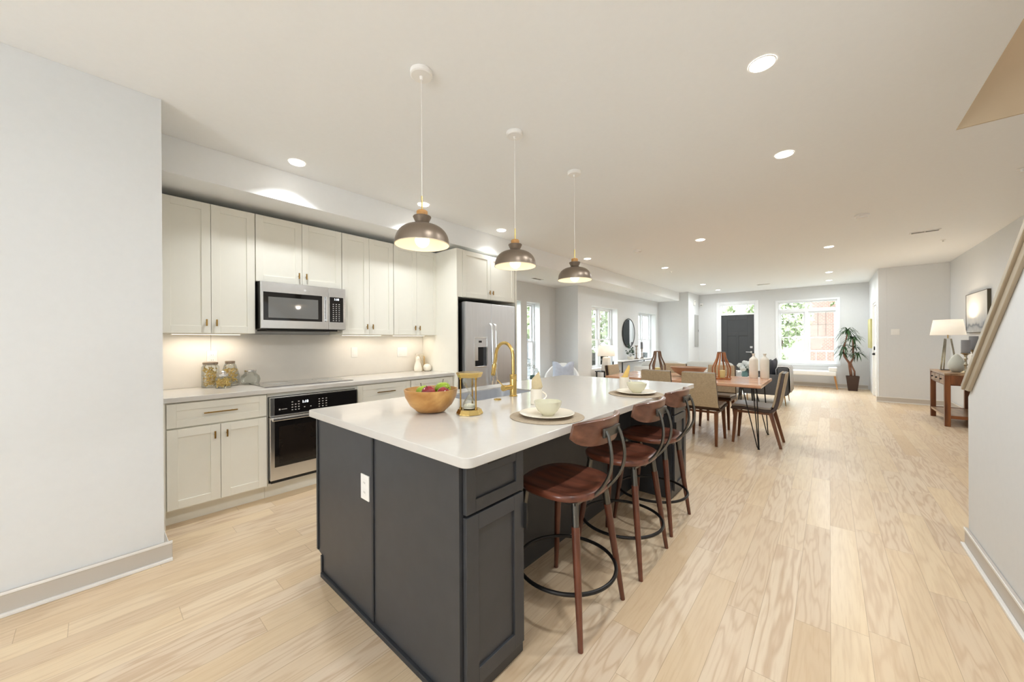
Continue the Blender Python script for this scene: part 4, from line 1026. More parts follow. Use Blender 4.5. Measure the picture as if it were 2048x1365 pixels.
def dining_chair(label):
    """faces +y"""
    t = thing('dining_chair', label, 'dining chair', (0, 0, 0), 0, 'upholstered dining chairs around the table')
    prof = [(.235, .430), (.225, .455), (.12, .458), (0, .450), (-.12, .440), (-.185, .445), (-.215, .475), (-.232, .54), (-.252, .66), (-.272, .78), (-.290, .895)]
    def strip(o0, o1, wf, i0=0, i1=None, ext=0):
        pr = prof[i0:i1]; rs = []
        for k, (y, z) in enumerate(pr):
            a = pr[max(k-1, 0)]; b = pr[min(k+1, len(pr)-1)]; ty, tz = b[0]-a[0], b[1]-a[1]; l = math.hypot(ty, tz); ny, nz = tz/l, -ty/l   # outward normal? rotate
            ny, nz = (tz/l), (-ty/l)
            w_ = wf(i0+k)
            rs.append([(-w_, y+ny*o0, z+nz*o0), (w_, y+ny*o0, z+nz*o0), (w_, y+ny*o1, z+nz*o1), (-w_, y+ny*o1, z+nz*o1)])
        return MB().rings(rs)
    wf = lambda k: .218 if k < 5 else .218-.006*(k-5)
    # normal (tz,-ty): travelling towards -y, ty<0 -> nz>0 : up ; on back travelling up tz>0 -> ny>0 : forward (sitter side)
    strip(-.028, .004, wf).build('shell', M_brownl, t, bevel=.004)
    strip(.0045, .032, lambda k: wf(k)-.008, 1, 6).build('seat', M_leather, t, smooth=True, bevel=.010)
    strip(.0045, .030, lambda k: wf(k)-.008, 6, None).build('backrest', M_linen, t, smooth=True, bevel=.010)
    strip(-.040, -.0285, lambda k: wf(k)+.001, 6, None).build('back_panel', M_linen, t, smooth=True, bevel=.004)
    MB().box(-.185, .185, .165, .195, .385, .424).box(-.185, .185, -.195, -.165, .385, .408).box(-.19, -.165, -.165, .165, .385, .412).box(.165, .19, -.165, .165, .385, .412).build('seat_frame', M_oakleg, t)
    for sx in (-1, 1):
        MB().tube([(sx*.175, .185, .41), (sx*.190, .215, .0015)], [.030, .019], 4, sq=True).build('leg', M_oakleg, t)
        MB().tube([(sx*.170, -.175, .41), (sx*.190, -.275, .0015)], [.030, .019], 4, sq=True).build('leg', M_oakleg, t)
    return t
D = dining_chair('tan linen dining chair on the near side, closest to the island corner')
D.location = (-1.225, 5.215, 0)
dup(D, (-1.745, 5.215, 0), 0, 'tan linen dining chair on the near side, left one showing only its back top')
dup(D, (-.71, 5.51, 0), R(90), 'dining chair at the right end of the table, seen from its side')
dup(D, (-2.40, 5.58, 0), R(-90), 'dining chair at the left end of the table near the lamp')
dup(D, (-1.28, 6.19, 0), R(180), 'dining chair on the far side of the table behind the right wooden lantern')
dup(D, (-1.98, 6.19, 0), R(180), 'dining chair on the far side of the table behind the left wooden lantern')
zt = .761
def vase(x, y, label, s=1.0):
    o = MB().lathe([(.050, .0005), (.053, .004), (.053, .12), (.053, .240), (.0505, .258), (.043, .272), (.030, .284), (.019, .294), (.014, .306), (.014, .318), (.018, .330), (.024, .338), (.017, .336), (.012, .315)], seg=32, sx=s, sy=s).build('bottle_vase', M_matte, smooth=True, ang=60)
    o.location = (x, y, zt); tag(o, label, 'vase')
vase(-.800, 6.06, 'left of two tall cream bottle vases at the table end')
vase(-.672, 6.06, 'right of two tall cream bottle vases at the table end')
def lantern(x, y, m, label, h=.36):
    t = thing('wood_lantern', label, 'lantern', (x, y, zt), R(8), 'open wooden lanterns on the dining table')
    MB().box(-.115, .115, -.115, -.078, .0005, .022).box(-.115, .115, .078, .115, .0005, .022).box(-.115, -.078, -.078, .078, .0005, .022).box(.078, .115, -.078, .078, .0005, .022).box(-.078, .078, -.078, .078, .0005, .012).build('base', m, t, bevel=.002)
    for k in range(6):
        a = 2*math.pi*k/6+.3; cx, cy = math.cos(a), math.sin(a); pts = []
        for rr, z in ((.100, .012), (.110, .09), (.110, .15), (.082, .215), (.055, .28), (.042, h)): pts.append((cx*rr, cy*rr, z))
        MB().tube(pts, .0125, 4, sq=True).build('rib', m, t, smooth=True, ang=60)
    MB().tube([(.043*math.cos(2*math.pi*k/24), .043*math.sin(2*math.pi*k/24), h+.002) for k in range(24)], .007, 6, cyc=True).build('top_ring', M_weath, t, smooth=True)
    cn = MB().lathe([(.043, .0005), (.044, .004), (.044, .100), (.040, .103), (.004, .098)], seg=28).build('pillar_candle', M_wax, smooth=True); cn.location = (x, y, zt+.0125)
    tag(cn, 'ivory pillar candle inside the '+('right' if x > -1.5 else 'left')+' wooden lantern', 'candle')
lantern(-1.115, 5.64, M_pine, 'orange-brown open wooden lantern with curved ribs, right one')
lantern(-1.97, 5.62, M_weath, 'weathered open wooden lantern with curved ribs, left one')
bw = MB().lathe([(.07, .0005), (.09, .01), (.19, .065), (.250, .140), (.244, .142), (.18, .075), (.08, .022), (.002, .018)], seg=48, sy=.7).build('wood_centrepiece_bowl', M_bowlw, smooth=True)
bw.location = (-1.545, 5.66, zt); tag(bw, 'wide shallow wooden bowl in the middle of the dining table', 'bowl')
bw.data.materials[0] = wood('centrepiece_wood', srgb(186, 150, 120), srgb(146, 112, 86), 0.4, 'X', 4)

# ================================================================== LIVING ROOM
def cushion(mb, c, sx, sy, sz, n=10, puff=1.0):
    """soft box pillow: rounded superellipsoid"""
    rs = []
    m = 14
    for i in range(m+1):
        v = -math.pi/2+math.pi*i/m; cz, rz_ = math.sin(v), math.cos(v)
        ring = []
        for k in range(28):
            a = 2*math.pi*k/28; e = .45
            sg = lambda t_, p: math.copysign(abs(t_)**p, t_)
            ring.append((c[0]+sx*sg(rz_, e)*sg(math.cos(a), e), c[1]+sy*sg(rz_, e)*sg(math.sin(a), e), c[2]+sz*sg(cz, e)))
        rs.append(ring)
    return mb.rings(rs)
sf = thing('sofa', 'long pale grey sofa with its back to the dining table', 'sofa', (-2.62, 9.4, 0))
sx0, sx1, sy0, sy1 = -3.74, -1.50, 9.0, 9.85
offs(sf, MB().box(sx0, sx1, sy0, sy0+.16, .12, .63, .02)).build('back', M_sofa, sf, smooth=True)
offs(sf, MB().box(sx0+.16, sx1-.16, sy0+.162, sy1, .12, .30, .01)).build('base', M_sofa, sf)
for x in (sx0, sx1-.158): offs(sf, MB().box(x, x+.158, sy0+.162, sy1, .12, .58, .02)).build('armrest', M_sofa, sf, smooth=True)
for k in range(2):
    mb = MB(); cushion(mb, (sx0+.56+k*.98+.05, 9.52, .385), .47, .34, .083); offs(sf, mb).build('seat_cushion', M_sofa, sf, smooth=True, ang=0)
for k in range(2):
    mb = MB(); cushion(mb, (sx0+.60+k*1.05, 9.27, .60+.025*k), .50, .10, .175); offs(sf, mb).build('back_cushion', M_sofac, sf, smooth=True, ang=0)
for x in (sx0+.06, sx1-.06):
    for y in (sy0+.06, sy1-.06): offs(sf, MB().cyl((x, y, .001), (x, y, .12), .018, .024)).build('leg', M_oakleg, sf)
def pillow(name, loc, rot, s, th, m, label, drop=.0):
    n = 14; mb = MB(); P = []
    for side in (1, -1):
        g = []
        for i in range(n+1):
            row = []
            for j in range(n+1):
                u, v = -1+2*i/n, -1+2*j/n
                pin = 1-.10*(1-abs(u)**2)*0-.07*((1-u*u)*(abs(v))+ (1-v*v)*abs(u))
                z = th*((1-u**4)*(1-v**4))**.6
                dz = -drop*math.exp(-(u/.35)**2)*max(0, v)**2
                row.append((s*u*pin, side*z, s*v*pin+dz))
            g.append(row)
        P.append(g)
    for g in P:
        vs = [[mb.v(p) for p in r] for r in g]
        for i in range(n):
            for j in range(n): mb.face([vs[i][j], vs[i+1][j], vs[i+1][j+1], vs[i][j+1]])
    bmesh.ops.remove_doubles(mb.bm, verts=mb.bm.verts, dist=1e-4)
    o = mb.build(name, m, smooth=True, ang=0); o.location = loc; o.rotation_euler = rot
    tag(o, label, 'pillow'); return o
# armchair with throw
ac = thing('armchair', 'charcoal grey armchair on slim metal legs by the front window', 'armchair', (-1.0, 9.2, 0))
offs(ac, MB().box(-1.36, -.62, 8.84, 9.56, .20, .40, .02)).build('seat_base', M_greyf, ac, smooth=True)
offs(ac, MB().box(-.78, -.60, 8.82, 9.58, .20, .74, .03, 3)).build('backrest', M_greyf, ac, smooth=True)
for y in (8.72, 9.585): offs(ac, MB().box(-1.34, -.62, y, y+.10, .20, .60, .02)).build('armrest', M_greyf, ac, smooth=True)
mb = MB(); cushion(mb, (-1.08, 9.2, .455), .28, .34, .05); offs(ac, mb).build('seat_cushion', M_charf, ac, smooth=True, ang=0)
for x, y in ((-.66, 8.80), (-.66, 9.60), (-1.28, 8.80), (-1.28, 9.60)): offs(ac, MB().cyl((x, y, .2), (x+.02, y, .001), .010, .007, 8)).build('leg', M_brassd, ac)
pillow('throw_pillow', (-.97, 8.985, .70), (R(8), 0, R(78)), .19, .055, M_charf, 'charcoal throw pillow leaning on the grey armchair, nearer one')
pillow('throw_pillow', (-.90, 9.25, .70), (R(8), 0, R(84)), .18, .045, M_stripe, 'pale striped throw pillow in the middle of the armchair')
pillow('throw_pillow', (-.885, 9.49, .72), (R(8), 0, R(92)), .18, .045, M_greyf, 'dark grey throw pillow farthest back on the armchair')
th = MB(); prof = [(-.79, .52), (-.80, .70), (-.77, .752), (-.69, .757), (-.61, .752), (-.582, .72), (-.572, .50), (-.565, .26)]
th.rings([[(x, 8.85+.72*k/10+.004*math.sin(k*2+i), z) for i, (x, z) in enumerate(prof)] for k in range(11)], False, False, closed=False)
tho = th.build('throw_blanket', M_stripe, solid=.010, smooth=True, ang=0); tag(tho, 'white and dark striped throw draped over the armchair back', 'blanket')
# side table with white top, dark legs, flowers
st = thing('side_table', 'small white-topped side table with dark legs beside the sofa', 'side table', (-1.22, 8.35, 0))
MB().lathe([(.235, .535), (.24, .54), (.24, .555), (.235, .56)], seg=40).build('tabletop', M_whitef, st, smooth=True)
for k in range(4):
    a = R(45+90*k); MB().tube([(.12*math.cos(a), .12*math.sin(a), .535), (.17*math.cos(a), .17*math.sin(a), .001)], [.016, .012], 8).build('leg', M_blackm, st)
fv = thing('flower_vase', 'glass vase of white hydrangeas on the white side table', 'flower vase', (-1.25, 8.36, .5605))
MB().lathe([(.04, .0005), (.05, .005), (.055, .06), (.04, .13), (.045, .14)], seg=24).build('vase', M_teal, fv, smooth=True)
for k, (x, y, z) in enumerate(((-.07, 0, .22), (.06, .02, .20), (0, .05, .27), (-.02, -.06, .17), (.09, -.04, .26))):
    mb = MB(); mb.blob((x, y, z), .06, .06, .055, 2, .18); mb.build('flower_head', M_flow, fv)
    MB().tube([(x*.2, y*.2, .08), (x, y, z-.04)], .003, 6).build('stem', M_leafd, fv)
mb = MB()
for k in range(10): a = k*.63; mb.quad((.02*math.cos(a), .02*math.sin(a), .13), (.07*math.cos(a+.25), .07*math.sin(a+.25), .17), (.13*math.cos(a), .13*math.sin(a), .20+.02*(k % 3)), (.07*math.cos(a-.25), .07*math.sin(a-.25), .16))
mb.build('leaf', M_leafd, fv)
# coffee table beyond the sofa with tray
ct = thing('coffee_table', 'low coffee table beyond the sofa', 'coffee table', (-2.4, 10.9, 0))
MB().box(-.55, .55, -.32, .32, .395, .43, .004).build('tabletop', M_rosewx, ct)
for x in (-.5, .5):
    for y in (-.27, .27): MB().box(x-.02, x+.02, y-.02, y+.02, .0005, .395).build('leg', M_blackm, ct)
# rug
tag(MB().box(-3.6, -1.45, 9.95, 12.1, .001, .010).build('area_rug', M_whitef), 'pale area rug under the coffee table', 'rug')
ct.location.z = .0105
# bench
be = thing('window_bench', 'white upholstered bench with raised arm and wood legs under the front window', 'bench', (-.4, 12.62, 0))
offs(be, MB().box(-1.02, .13, 12.42, 12.82, .34, .455, .02, 3)).build('seat', M_whitef, be, smooth=True)
for a, b in ((-.02, .15), (-1.04, -.87)): offs(be, MB().box(a, b, 12.43, 12.81, .456, .56, .02, 3)).build('arm_bolster', M_whitef, be, smooth=True)
for x, s in ((.10, 1), (-.99, -1)):
    for y in (12.46, 12.78): offs(be, MB().tube([(x, y, .50 if 0 else .34), (x+.05*s, y, .001)], [.030, .018], 4, sq=True)).build('leg', M_birch, be)
# potted dracaena
pl = thing('potted_dracaena', 'tall potted dracaena with twisted trunks beside the front window', 'potted plant', (.435, 12.45, 0))
MB().rings([[(-.085, -.085, .001), (.085, -.085, .001), (.085, .085, .001), (-.085, .085, .001)], [(-.125, -.125, .365), (.125, -.125, .365), (.125, .125, .365), (-.125, .125, .365)], [(-.112, -.112, .365), (.112, -.112, .365), (.112, .112, .365), (-.112, .112, .365)], [(-.105, -.105, .33), (.105, -.105, .33), (.105, .105, .33), (-.105, .105, .33)]]).build('planter', M_pot, pl)
MB().box(-.104, .104, -.104, .104, .325, .335).build('soil', M_soil, pl)
# coordinates in px read at y~12.4: helper to place trunk points (x offset, z)
def q(px, py): return ((px-1705)*.0102*.88, 0, (779-py)*.0120*1.02)
trunks = [([(1703, 755), (1700, 735), (1698, 722), (1690, 712), (1688, 703)], [.030, .028, .026, .020, .016]),
          ([(1709, 755), (1709, 740), (1703, 728), (1701, 722), (1707, 712), (1706, 700), (1706, 672)], [.022, .018, .018, .022, .017, .016, .014]),
          ([(1698, 722), (1688, 710), (1686, 695), (1690, 680), (1695, 663)], [.024, .018, .017, .015, .014]),
          ([(1707, 708), (1715, 704)], [.014, .012])]
for pts, rr in trunks:
    MB().tube([Vector(q(*p))+Vector((0, .02*math.sin(i*1.7), 0)) for i, p in enumerate(pts)], rr, 10).build('trunk', M_trunk, pl, smooth=True, ang=0)
for (px, py, n, L) in ((1695, 656, 38, .30), (1706, 671, 34, .27), (1688, 689, 28, .27), (1714, 703, 30, .22), (1686, 703, 24, .26), (1709, 690, 18, .20)):
    mb = MB(); c0 = Vector(q(px, py))
    for k in range(n):
        a = 2*math.pi*k/n*2.4; el = random.uniform(-.1, 1.1); l = L*random.uniform(.75, 1.15); wd = .019; prev = None
        dx, dy = math.cos(a), math.sin(a)*.8; side = Vector((-dy, dx, 0)).normalized()
        for i in range(7):
            u = i/6; p = c0+Vector((dx*l*u*math.cos(el*.6), dy*l*u*math.cos(el*.6), l*(u*math.sin(el)-u*u*(.55+.35*math.cos(el)))))
            ww = wd*(1-u)**.6*(.5+u) if i < 6 else .0005
            cur = (p+side*ww, p-side*ww)
            if prev: mb.face([mb.v(prev[0]), mb.v(prev[1]), mb.v(cur[1]), mb.v(cur[0])])
            prev = cur
    mb.build('leaf_crown', M_leaf, pl)
# console table right with lamp, vase, candles
cn = thing('console_table', 'dark rosewood console table with three drawers behind the stair wall', 'console table', (1.48, 8.73, 0))
cx0, cx1, cy0, cy1, ch = 1.275, 1.70, 8.22, 9.26, .785
offs(cn, MB().box(cx0, cx1, cy0, cy1, ch-.03, ch, .002)).build('tabletop', M_rosewx, cn)
offs(cn, MB().box(cx0+.02, cx1-.01, cy0+.06, cy1-.06, .60, ch-.031)).build('apron', M_rosew, cn)
for x in (cx0+.001, cx1-.061):
    for y in (cy0+.001, cy1-.061): offs(cn, MB().box(x, x+.06, y, y+.06, .001, ch-.031, .003)).build('leg', M_rosew, cn)
offs(cn, MB().box(cx0+.005, cx1-.005, cy0+.062, cy1-.062, .13, .16)).build('shelf', M_rosewx, cn)
for y in (cy0+.005, cy1-.045):
    for a, b in ((.62, ch-.031), (.12, .165)): offs(cn, MB().box(cx0+.062, cx1-.062, y, y+.04, a, b)).build('side_rail', M_rosew, cn)
for k in range(3):
    a = cy0+.085+k*.30; d = offs(cn, MB().box(cx0+.004, cx0+.0195, a, a+.27, .62, .74, .002)).build('drawer', M_rosewx, cn)
    offs(cn, MB().cyl((cx0+.004, a+.135, .685), (cx0-.016, a+.135, .685), .010, .013, 10)).build('knob', M_dark, d)
tl = thing('table_lamp', 'lit table lamp with angular metal base on the right console', 'table lamp', (1.43, 8.98, ch+.0005))
MB().box(-.085, .085, -.05, .05, .0005, .014, .002).build('base', M_graym, tl)
MB().tube([(-.075, 0, .012), (-.032, 0, .505), (.032, 0, .505), (.095, 0, .015)], .013, 4, sq=True).tube([(-.045, 0, .012), (-.020, 0, .495)], .010, 4, sq=True).build('frame', M_silver, tl)
MB().cyl((0, 0, .51), (0, 0, .60), .006).build('stem', M_brassd, tl)
MB().lathe([(.190, .565), (.155, .808)], seg=48, cap0=False, cap1=False).build('lamp_shade', M_shade, tl, solid=.003, smooth=True)
MB().blob((0, 0, .66), .03, .03, .035, 2).build('bulb', M_bulb, tl, smooth=True)
l = bpy.data.lights.new('lamp_glow', 'POINT'); l.energy = 5; l.color = (1, .84, .64); l.shadow_soft_size = .05
o = bpy.data.objects.new('lamp_glow', l); COL.objects.link(o); o.parent = tl; o.location = (0, 0, .74)
ev = MB().lathe([(.040, .0005), (.058, .010), (.090, .080), (.086, .14), (.060, .205), (.030, .252), (.015, .272), (.009, .272)], seg=36).build('egg_vase', M_egg, smooth=True, ang=0)
ev.location = (1.455, 8.60, ch+.001); tag(ev, 'pale grey-green egg-shaped vase on the right console', 'vase')
def candlestick(loc, h, ch_, label, m=M_silver, mc=M_candle, cr=.036, clabel=None):
    o = MB().lathe([(.055, .0005), (.058, .008), (.040, .02), (.018, .035), (.013, h*.35), (.024, h*.42), (.013, h*.5), (.012, h*.65), (.022, h*.72), (.012, h*.8), (.020, h*.9), (.050, h-.006), (.052, h), (.002, h)], seg=28).build('candlestick', m, smooth=True)
    o.location = loc; tag(o, label, 'candle holder')
    if ch_:
        c_ = MB().lathe([(cr-.001, .0005), (cr, .002), (cr, ch_-.003), (cr-.003, ch_), (.003, ch_-.002)], seg=28).build('pillar_candle', mc, smooth=True)
        c_.location = (loc[0], loc[1], loc[2]+h+.0005); tag(c_, clabel, 'candle')
candlestick((1.50, 8.36, ch+.001), .295, .19, 'shorter antique silver candlestick beside the egg vase', clabel='grey pillar candle on the shorter silver candlestick of the right console', cr=.045)
candlestick((1.60, 8.50, ch+.001), .34, .20, 'taller antique silver candlestick nearest the stair rail', clabel='grey pillar candle on the taller silver candlestick of the right console', cr=.045)
# framed picture on right wall
pc = thing('framed_painting', 'misty grey landscape canvas in a dark frame on the right wall', 'painting', (1.70, 8.835, 1.69))
MB().box(-.012, .014, -.53, .53, -.30, .30).build('canvas', M_paint, pc)
MB().box(-.016, .019, -.538, -.531, -.308, .308).box(-.016, .019, .531, .538, -.308, .308).box(-.016, .019, -.531, .531, .301, .308).box(-.016, .019, -.531, .531, -.308, -.301).build('frame', mat('frame_umber', srgb(84, 76, 60), .5, noise=.1), pc)
yp = thing('olive_canvas', 'narrow olive-yellow canvas on the closet side wall beyond the white door', 'painting', (.735, 12.18, 1.42))
MB().box(-.015, .023, -.36, .36, -.34, .34).build('canvas', M_olive, yp)
MB().box(-.018, -.0155, -.365, .365, -.345, .345).build('face', M_olive, yp)
# thermostat etc
outlet((1.0, 10.60, 1.43), 2, 'white switch plate on the beige closet front wall', 'switch', w_=.06).rotation_euler = (0, 0, R(-90))
ep_ = thing('electrical_panel', 'tall grey electrical panel cover on the left side wall by the front door', 'electrical panel', (-3.199, 12.62, 1.58))
MB().box(.0008, .02, -.2, .2, -.5, .5).build('frame', M_panel, ep_, bevel=.003)
MB().box(.0205, .025, -.17, .17, -.46, .46).build('door', M_panel, ep_, bevel=.002)
MB().box(.0255, .030, .12, .15, -.03, .03).build('latch', M_dark, ep_)
al = thing('alarm_keypad', 'small white alarm box high on the wall above the electrical panel', 'alarm box', (-3.199, 12.37, 2.45))
MB().box(.0008, .03, -.06, .06, -.08, .08, .005).build('housing', M_white, al); MB().box(.0305, .032, -.03, .03, .02, .05).build('indicator', M_panel, al)
al = thing('motion_sensor', 'small white sensor box near the ceiling corner left of the front door', 'sensor', (-3.12, 12.948, 2.42))
MB().box(-.05, .05, -.04, -.0008, -.05, .05, .006).build('housing', M_white, al); MB().box(-.03, .03, -.043, -.0405, -.03, .0).build('lens', M_panel, al)
# round mirror
mr = thing('round_mirror', 'large round mirror with thin dark frame between the living room windows', 'mirror', (-4.06, 9.44, 1.48))
MB(Matrix.Rotation(R(90), 4, 'Y')).lathe([(.372, -.010), (.372, .004)], seg=64).build('glass', M_mirror, mr)
MB().tube([(.0, .38*math.cos(2*math.pi*k/64), .38*math.sin(2*math.pi*k/64)) for k in range(64)], .013, 8, cyc=True).build('frame', M_dark, mr, smooth=True)
# console under mirror
sc_ = thing('console_table', 'slim dark-framed console table along the wall under the round mirror', 'console table', (-3.93, 9.4, 0))
MB().box(-.13, .14, -.95, 1.1, .765, .785, .002).build('tabletop', M_whitef, sc_)
for x in (-.12, .12):
    for y in (-.93, 1.08): MB().box(x-.012, x+.012, y-.012, y+.012, .001, .764).build('leg', M_dark, sc_)
MB().box(.130, .1405, -.951, 1.101, .745, .7645).build('edge_rail', M_dark, sc_)
candlestick((-3.92, 9.60, .786), .36, 0, 'slender white candlestick without candle on the console under the mirror', M_zinc)
candlestick((-3.92, 9.98, .786), .28, .17, 'white candlestick carrying a grey candle before the last living room window', M_zinc, clabel='grey pillar candle on the candlestick under the mirror')
gp = thing('leafy_plant', 'small leafy green plant in a bowl on the console below the mirror', 'plant', (-3.92, 9.22, .786))
MB().lathe([(.05, .0005), (.07, .01), (.085, .06), (.08, .08), (.002, .07)], seg=24).build('pot', M_matte, gp, smooth=True)
for k in range(5):
    a = k*1.3; tip = Vector((.09*math.cos(a), .12*math.sin(a), .22+.08*(k % 3))); MB().tube([(0, 0, .07), tip*.6, tip], .003, 5).build('stem', M_leafd, gp)
    mb = MB()
    for i in range(16):
        c0 = tip*random.uniform(.55, 1.05); d = Vector((random.uniform(-1, 1), random.uniform(-1, 1), random.uniform(-.4, .8))).normalized(); s_ = d.orthogonal().normalized()
        mb.quad(c0, c0+d*.03+s_*.016, c0+d*.06, c0+d*.03-s_*.016)
    mb.build('leaf', M_leafd, gp)
# side table + lamp by window 3
s2 = thing('side_table', 'small dark side table under the white lamp by the window', 'side table', (-3.78, 7.62, 0))
MB().box(-.20, .20, -.22, .22, .585, .605, .002).build('tabletop', M_dark, s2)
for x in (-.17, .17):
    for y in (-.19, .19): MB().box(x-.014, x+.014, y-.014, y+.014, .001, .585).build('leg', M_dark, s2)
t2 = thing('table_lamp', 'lit white table lamp with drum shade on the dark side table', 'table lamp', (-3.80, 7.60, .6055))
MB().rings([[(-s_, -s_, z), (s_, -s_, z), (s_, s_, z), (-s_, s_, z)] for s_, z in ((.085, .0005), (.085, .02), (.06, .30), (.03, .31))]).build('base', M_whitef, t2, bevel=.006)
MB().cyl((0, 0, .31), (0, 0, .40), .008).build('stem', M_steelL, t2)
MB().lathe([(.195, .335), (.165, .57)], seg=48, cap0=False, cap1=False).build('lamp_shade', M_shade, t2, solid=.003, smooth=True)
MB().blob((0, 0, .44), .03, .03, .035, 2).build('bulb', M_bulb, t2, smooth=True)
l = bpy.data.lights.new('lamp_glow', 'POINT'); l.energy = 1.2; l.color = (1, .84, .66); l.shadow_soft_size = .05
o = bpy.data.objects.new('lamp_glow', l); COL.objects.link(o); o.parent = t2; o.location = (0, 0, .50)
# white armchair in bay
wc = thing('armchair', 'white curved-back armchair in the bay corner', 'armchair', (-4.14, 6.30, 0), R(33))
mb = MB(); n = 20; rs = []
for k in range(n+1):
    a = R(-25+230*k/n); rx, ry = .33, .33; hgt = .52+.30*math.sin(max(0, min(math.pi, (a+.2)*.92)))**1.2
    cx_, sy_ = math.cos(a), math.sin(a)
    rs.append([(rx*cx_, ry*sy_, .22), ((rx+.02)*cx_, (ry+.02)*sy_, .4), ((rx+.03)*cx_, (ry+.03)*sy_, hgt-.02), ((rx+.01)*cx_, (ry+.01)*sy_, hgt), ((rx-.03)*cx_, (ry-.03)*sy_, hgt-.01), ((rx-.045)*cx_, (ry-.045)*sy_, .4), ((rx-.045)*cx_, (ry-.045)*sy_, .22)])
mb.rings(rs).build('backrest', M_whitef, wc, smooth=True, ang=0)
mb = MB(); cushion(mb, (0, -.05, .37), .27, .28, .09); mb.build('seat_cushion', M_whitef, wc, smooth=True, ang=0)
MB().box(-.25, .25, -.28, .2, .2, .28, .02).build('seat_base', M_whitef, wc)
for x, y in ((-.22, -.24), (.22, -.24), (-.2, .2), (.2, .2)): MB().cyl((x, y, .001), (x, y, .2), .010, .014, 8).build('leg', M_oakleg, wc)
pillow('throw_pillow', (-4.07, 6.25, .655), (R(-14), 0, R(33)), .225, .075, M_lav, 'lavender grey throw pillow with a dented top on the white armchair', drop=.11)
# glass side table with orchid
gt = thing('glass_side_table', 'square glass-topped side table with brass legs by the bay windows', 'side table', (-4.11, 5.20, 0), 0)
MB().box(-.27, .27, -.27, .27, .545, .553).build('glass_top', M_glass, gt)
for x in (-.25, .25):
    for y in (-.25, .25): MB().box(x-.014, x+.014, y-.014, y+.014, .001, .545).build('leg', M_brass, gt)
orc = thing('orchid_vase', 'teal glass vase with white orchids on the glass side table', 'flower vase', (-4.20, 5.40, .5535))
MB().lathe([(.03, .0005), (.045, .004), (.05, .05), (.042, .09), (.045, .10)], seg=20).build('vase', M_teal, orc, smooth=True)
for k, (x, y, z) in enumerate(((-.09, -.02, .28), (-.05, .02, .24), (-.02, -.03, .30), (.10, .02, .17), (.14, 0, .14), (.07, .03, .20), (0, .04, .25))):
    mb = MB()
    for i in range(5):
        a = i*1.257; mb.quad((x, y, z), (x+.03*math.cos(a-.4), y+.008, z+.03*math.sin(a-.4)), (x+.045*math.cos(a), y, z+.045*math.sin(a)), (x+.03*math.cos(a+.4), y+.008, z+.03*math.sin(a+.4)))
    mb.build('flower', M_flow, orc)
MB().tube([(0, 0, .05), (-.02, 0, .2), (-.09, 0, .29)], .0025, 5).tube([(0, 0, .05), (.05, 0, .17), (.14, 0, .15)], .0025, 5).build('stem', M_leafd, orc)
# pale decor on the sofa top line: leafy bowl on the coffee table is hidden, build tray sprig on sofa-back console
sp2 = thing('succulent_bowl', 'white bowl with grey-green succulent visible over the sofa back', 'bowl', (-2.25, 10.9, .442))
MB().lathe([(.06, .0005), (.10, .02), (.20, .10), (.195, .10), (.10, .03), (.002, .02)], seg=32).build('bowl', M_ceramic, sp2, smooth=True)
mb = MB()
for k in range(40):
    a = k*2.4; el = .4+.9*(k/40); l_ = .20; d = Vector((math.cos(a)*math.cos(el), math.sin(a)*math.cos(el), math.sin(el))); s_ = d.cross(Vector((0, 0, 1))).normalized()*.022
    c0 = Vector((0, 0, .06)); mb.quad(c0, c0+d*l_*.6+s_, c0+d*l_, c0+d*l_*.6-s_)
mb.build('succulent', M_leafd, sp2)

# ================================================================== OUTSIDE
struct(MB().box(-30, 30, 13.101, 60, -.9, -.75).box(-40, -5.6, -6, 60.1, -.9, -.75).build('ground', M_lawn))
struct(MB().box(-4.0, 3.0, 13.105, 15.0, -.2, -.03).build('porch_floor', M_concrete))
rl = thing('porch_railing', 'metal porch railing outside the front window', 'railing', (-.5, 14.8, -.03))
MB().box(-3, 3, -.02, .02, .93, .97).box(-3, 3, -.015, .015, .08, .11).build('rail', M_panel, rl)
for k in range(25): MB().box(-3+k*.245-.01, -3+k*.245+.01, -.01, .01, .001, .93).build('baluster', M_panel, rl)
bh = thing('brick_house', 'pink brick house across the street, seen in the right half of the front window', 'house', (1.6, 27, -.75))
MB().box(-2.6, 5, 0, 5, .001, 7.5).build('wall', M_brick, bh)
for x in (-.9, 1.5):
    for z in (1.2, 4.4): f_ = MB().box(x-.5, x+.5, -.06, -.001, z, z+1.7).build('window', M_vinyl, bh); MB().box(x-.42, x+.42, -.07, -.061, z+.08, z+1.62).build('pane', M_panel, f_)
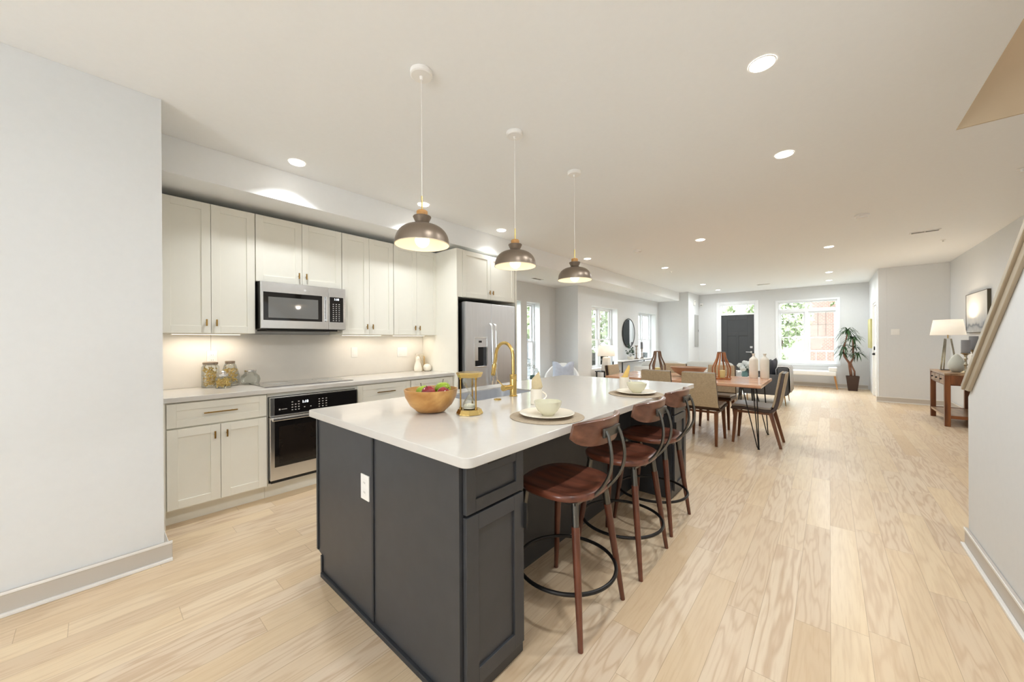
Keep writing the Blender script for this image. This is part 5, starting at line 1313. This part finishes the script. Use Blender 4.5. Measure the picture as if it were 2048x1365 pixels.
MB().prism([(-3, 7.501), (5.4, 7.501), (4.6, 8.4), (-2.2, 8.4)], -.3, 5.3, 'y').build('roof', M_panel, bh)
nh = thing('siding_house', 'pale clapboard house outside the living room windows', 'house', (-9.5, 9, -.75))
MB().box(-3, 0, -7, 7, .001, 7.0).build('wall', M_siding, nh)
for y in (-5, -2.2, .6, 3.4):
    f_ = MB().box(.001, .06, y-.5, y+.5, 1.3, 3.0).build('window', M_vinyl, nh); MB().box(.061, .07, y-.42, y+.42, 1.38, 2.92).build('pane', M_panel, f_)
    MB().box(.001, .05, y-.9, y-.52, 1.3, 3.0).build('shutter', M_greyf, nh)
def tree(x, y, h, r_, n, label, hl=1.0):
    t = thing('tree', label, 'tree', (x, y, -.75))
    MB().tube([(0, 0, .001), (.1, 0, h*.35), (0, .1, h*.7)], [.16, .12, .06], 8).build('trunk', M_bark, t)
    mb = MB()
    for k in range(n):
        a = random.uniform(0, 6.28); u = random.uniform(-1, 1); rr = r_*random.uniform(.35, 1)**.5
        c0 = Vector((rr*math.cos(a)*math.sqrt(1-u*u), rr*math.sin(a)*math.sqrt(1-u*u), h*.62+rr*u*hl))
        d = Vector((random.uniform(-1, 1), random.uniform(-1, 1), random.uniform(-1, 1))).normalized(); e = d.orthogonal().normalized(); s_ = random.uniform(.06, .16)
        mb.quad(c0-d*s_, c0-e*s_*.6, c0+d*s_, c0+e*s_*.6)
    mb.build('foliage', M_tree, t)
tree(-1.75, 20, 5.2, 1.25, 2200, 'broad leafy tree filling the left half of the front window', 1.3)
tree(1.2, 24.5, 7.6, 1.5, 1500, 'taller leafy tree before the brick house, at the top of the right window half', 1.0)
tree(-5.2, 20.5, 6.6, 1.9, 1800, 'leafy tree seen through the glass above the front door', 1.0)
tree(-1.9, 17.2, 2.0, .75, 700, 'low bush behind the porch railing at the left', .8)
tree(-7.0, 12.4, 4.6, 1.2, 1000, 'leafy tree outside the last living room window', 1.1)
tree(-6.9, 8.3, 4.8, .8, 700, 'leafy tree outside the window by the white lamp', 1.2)
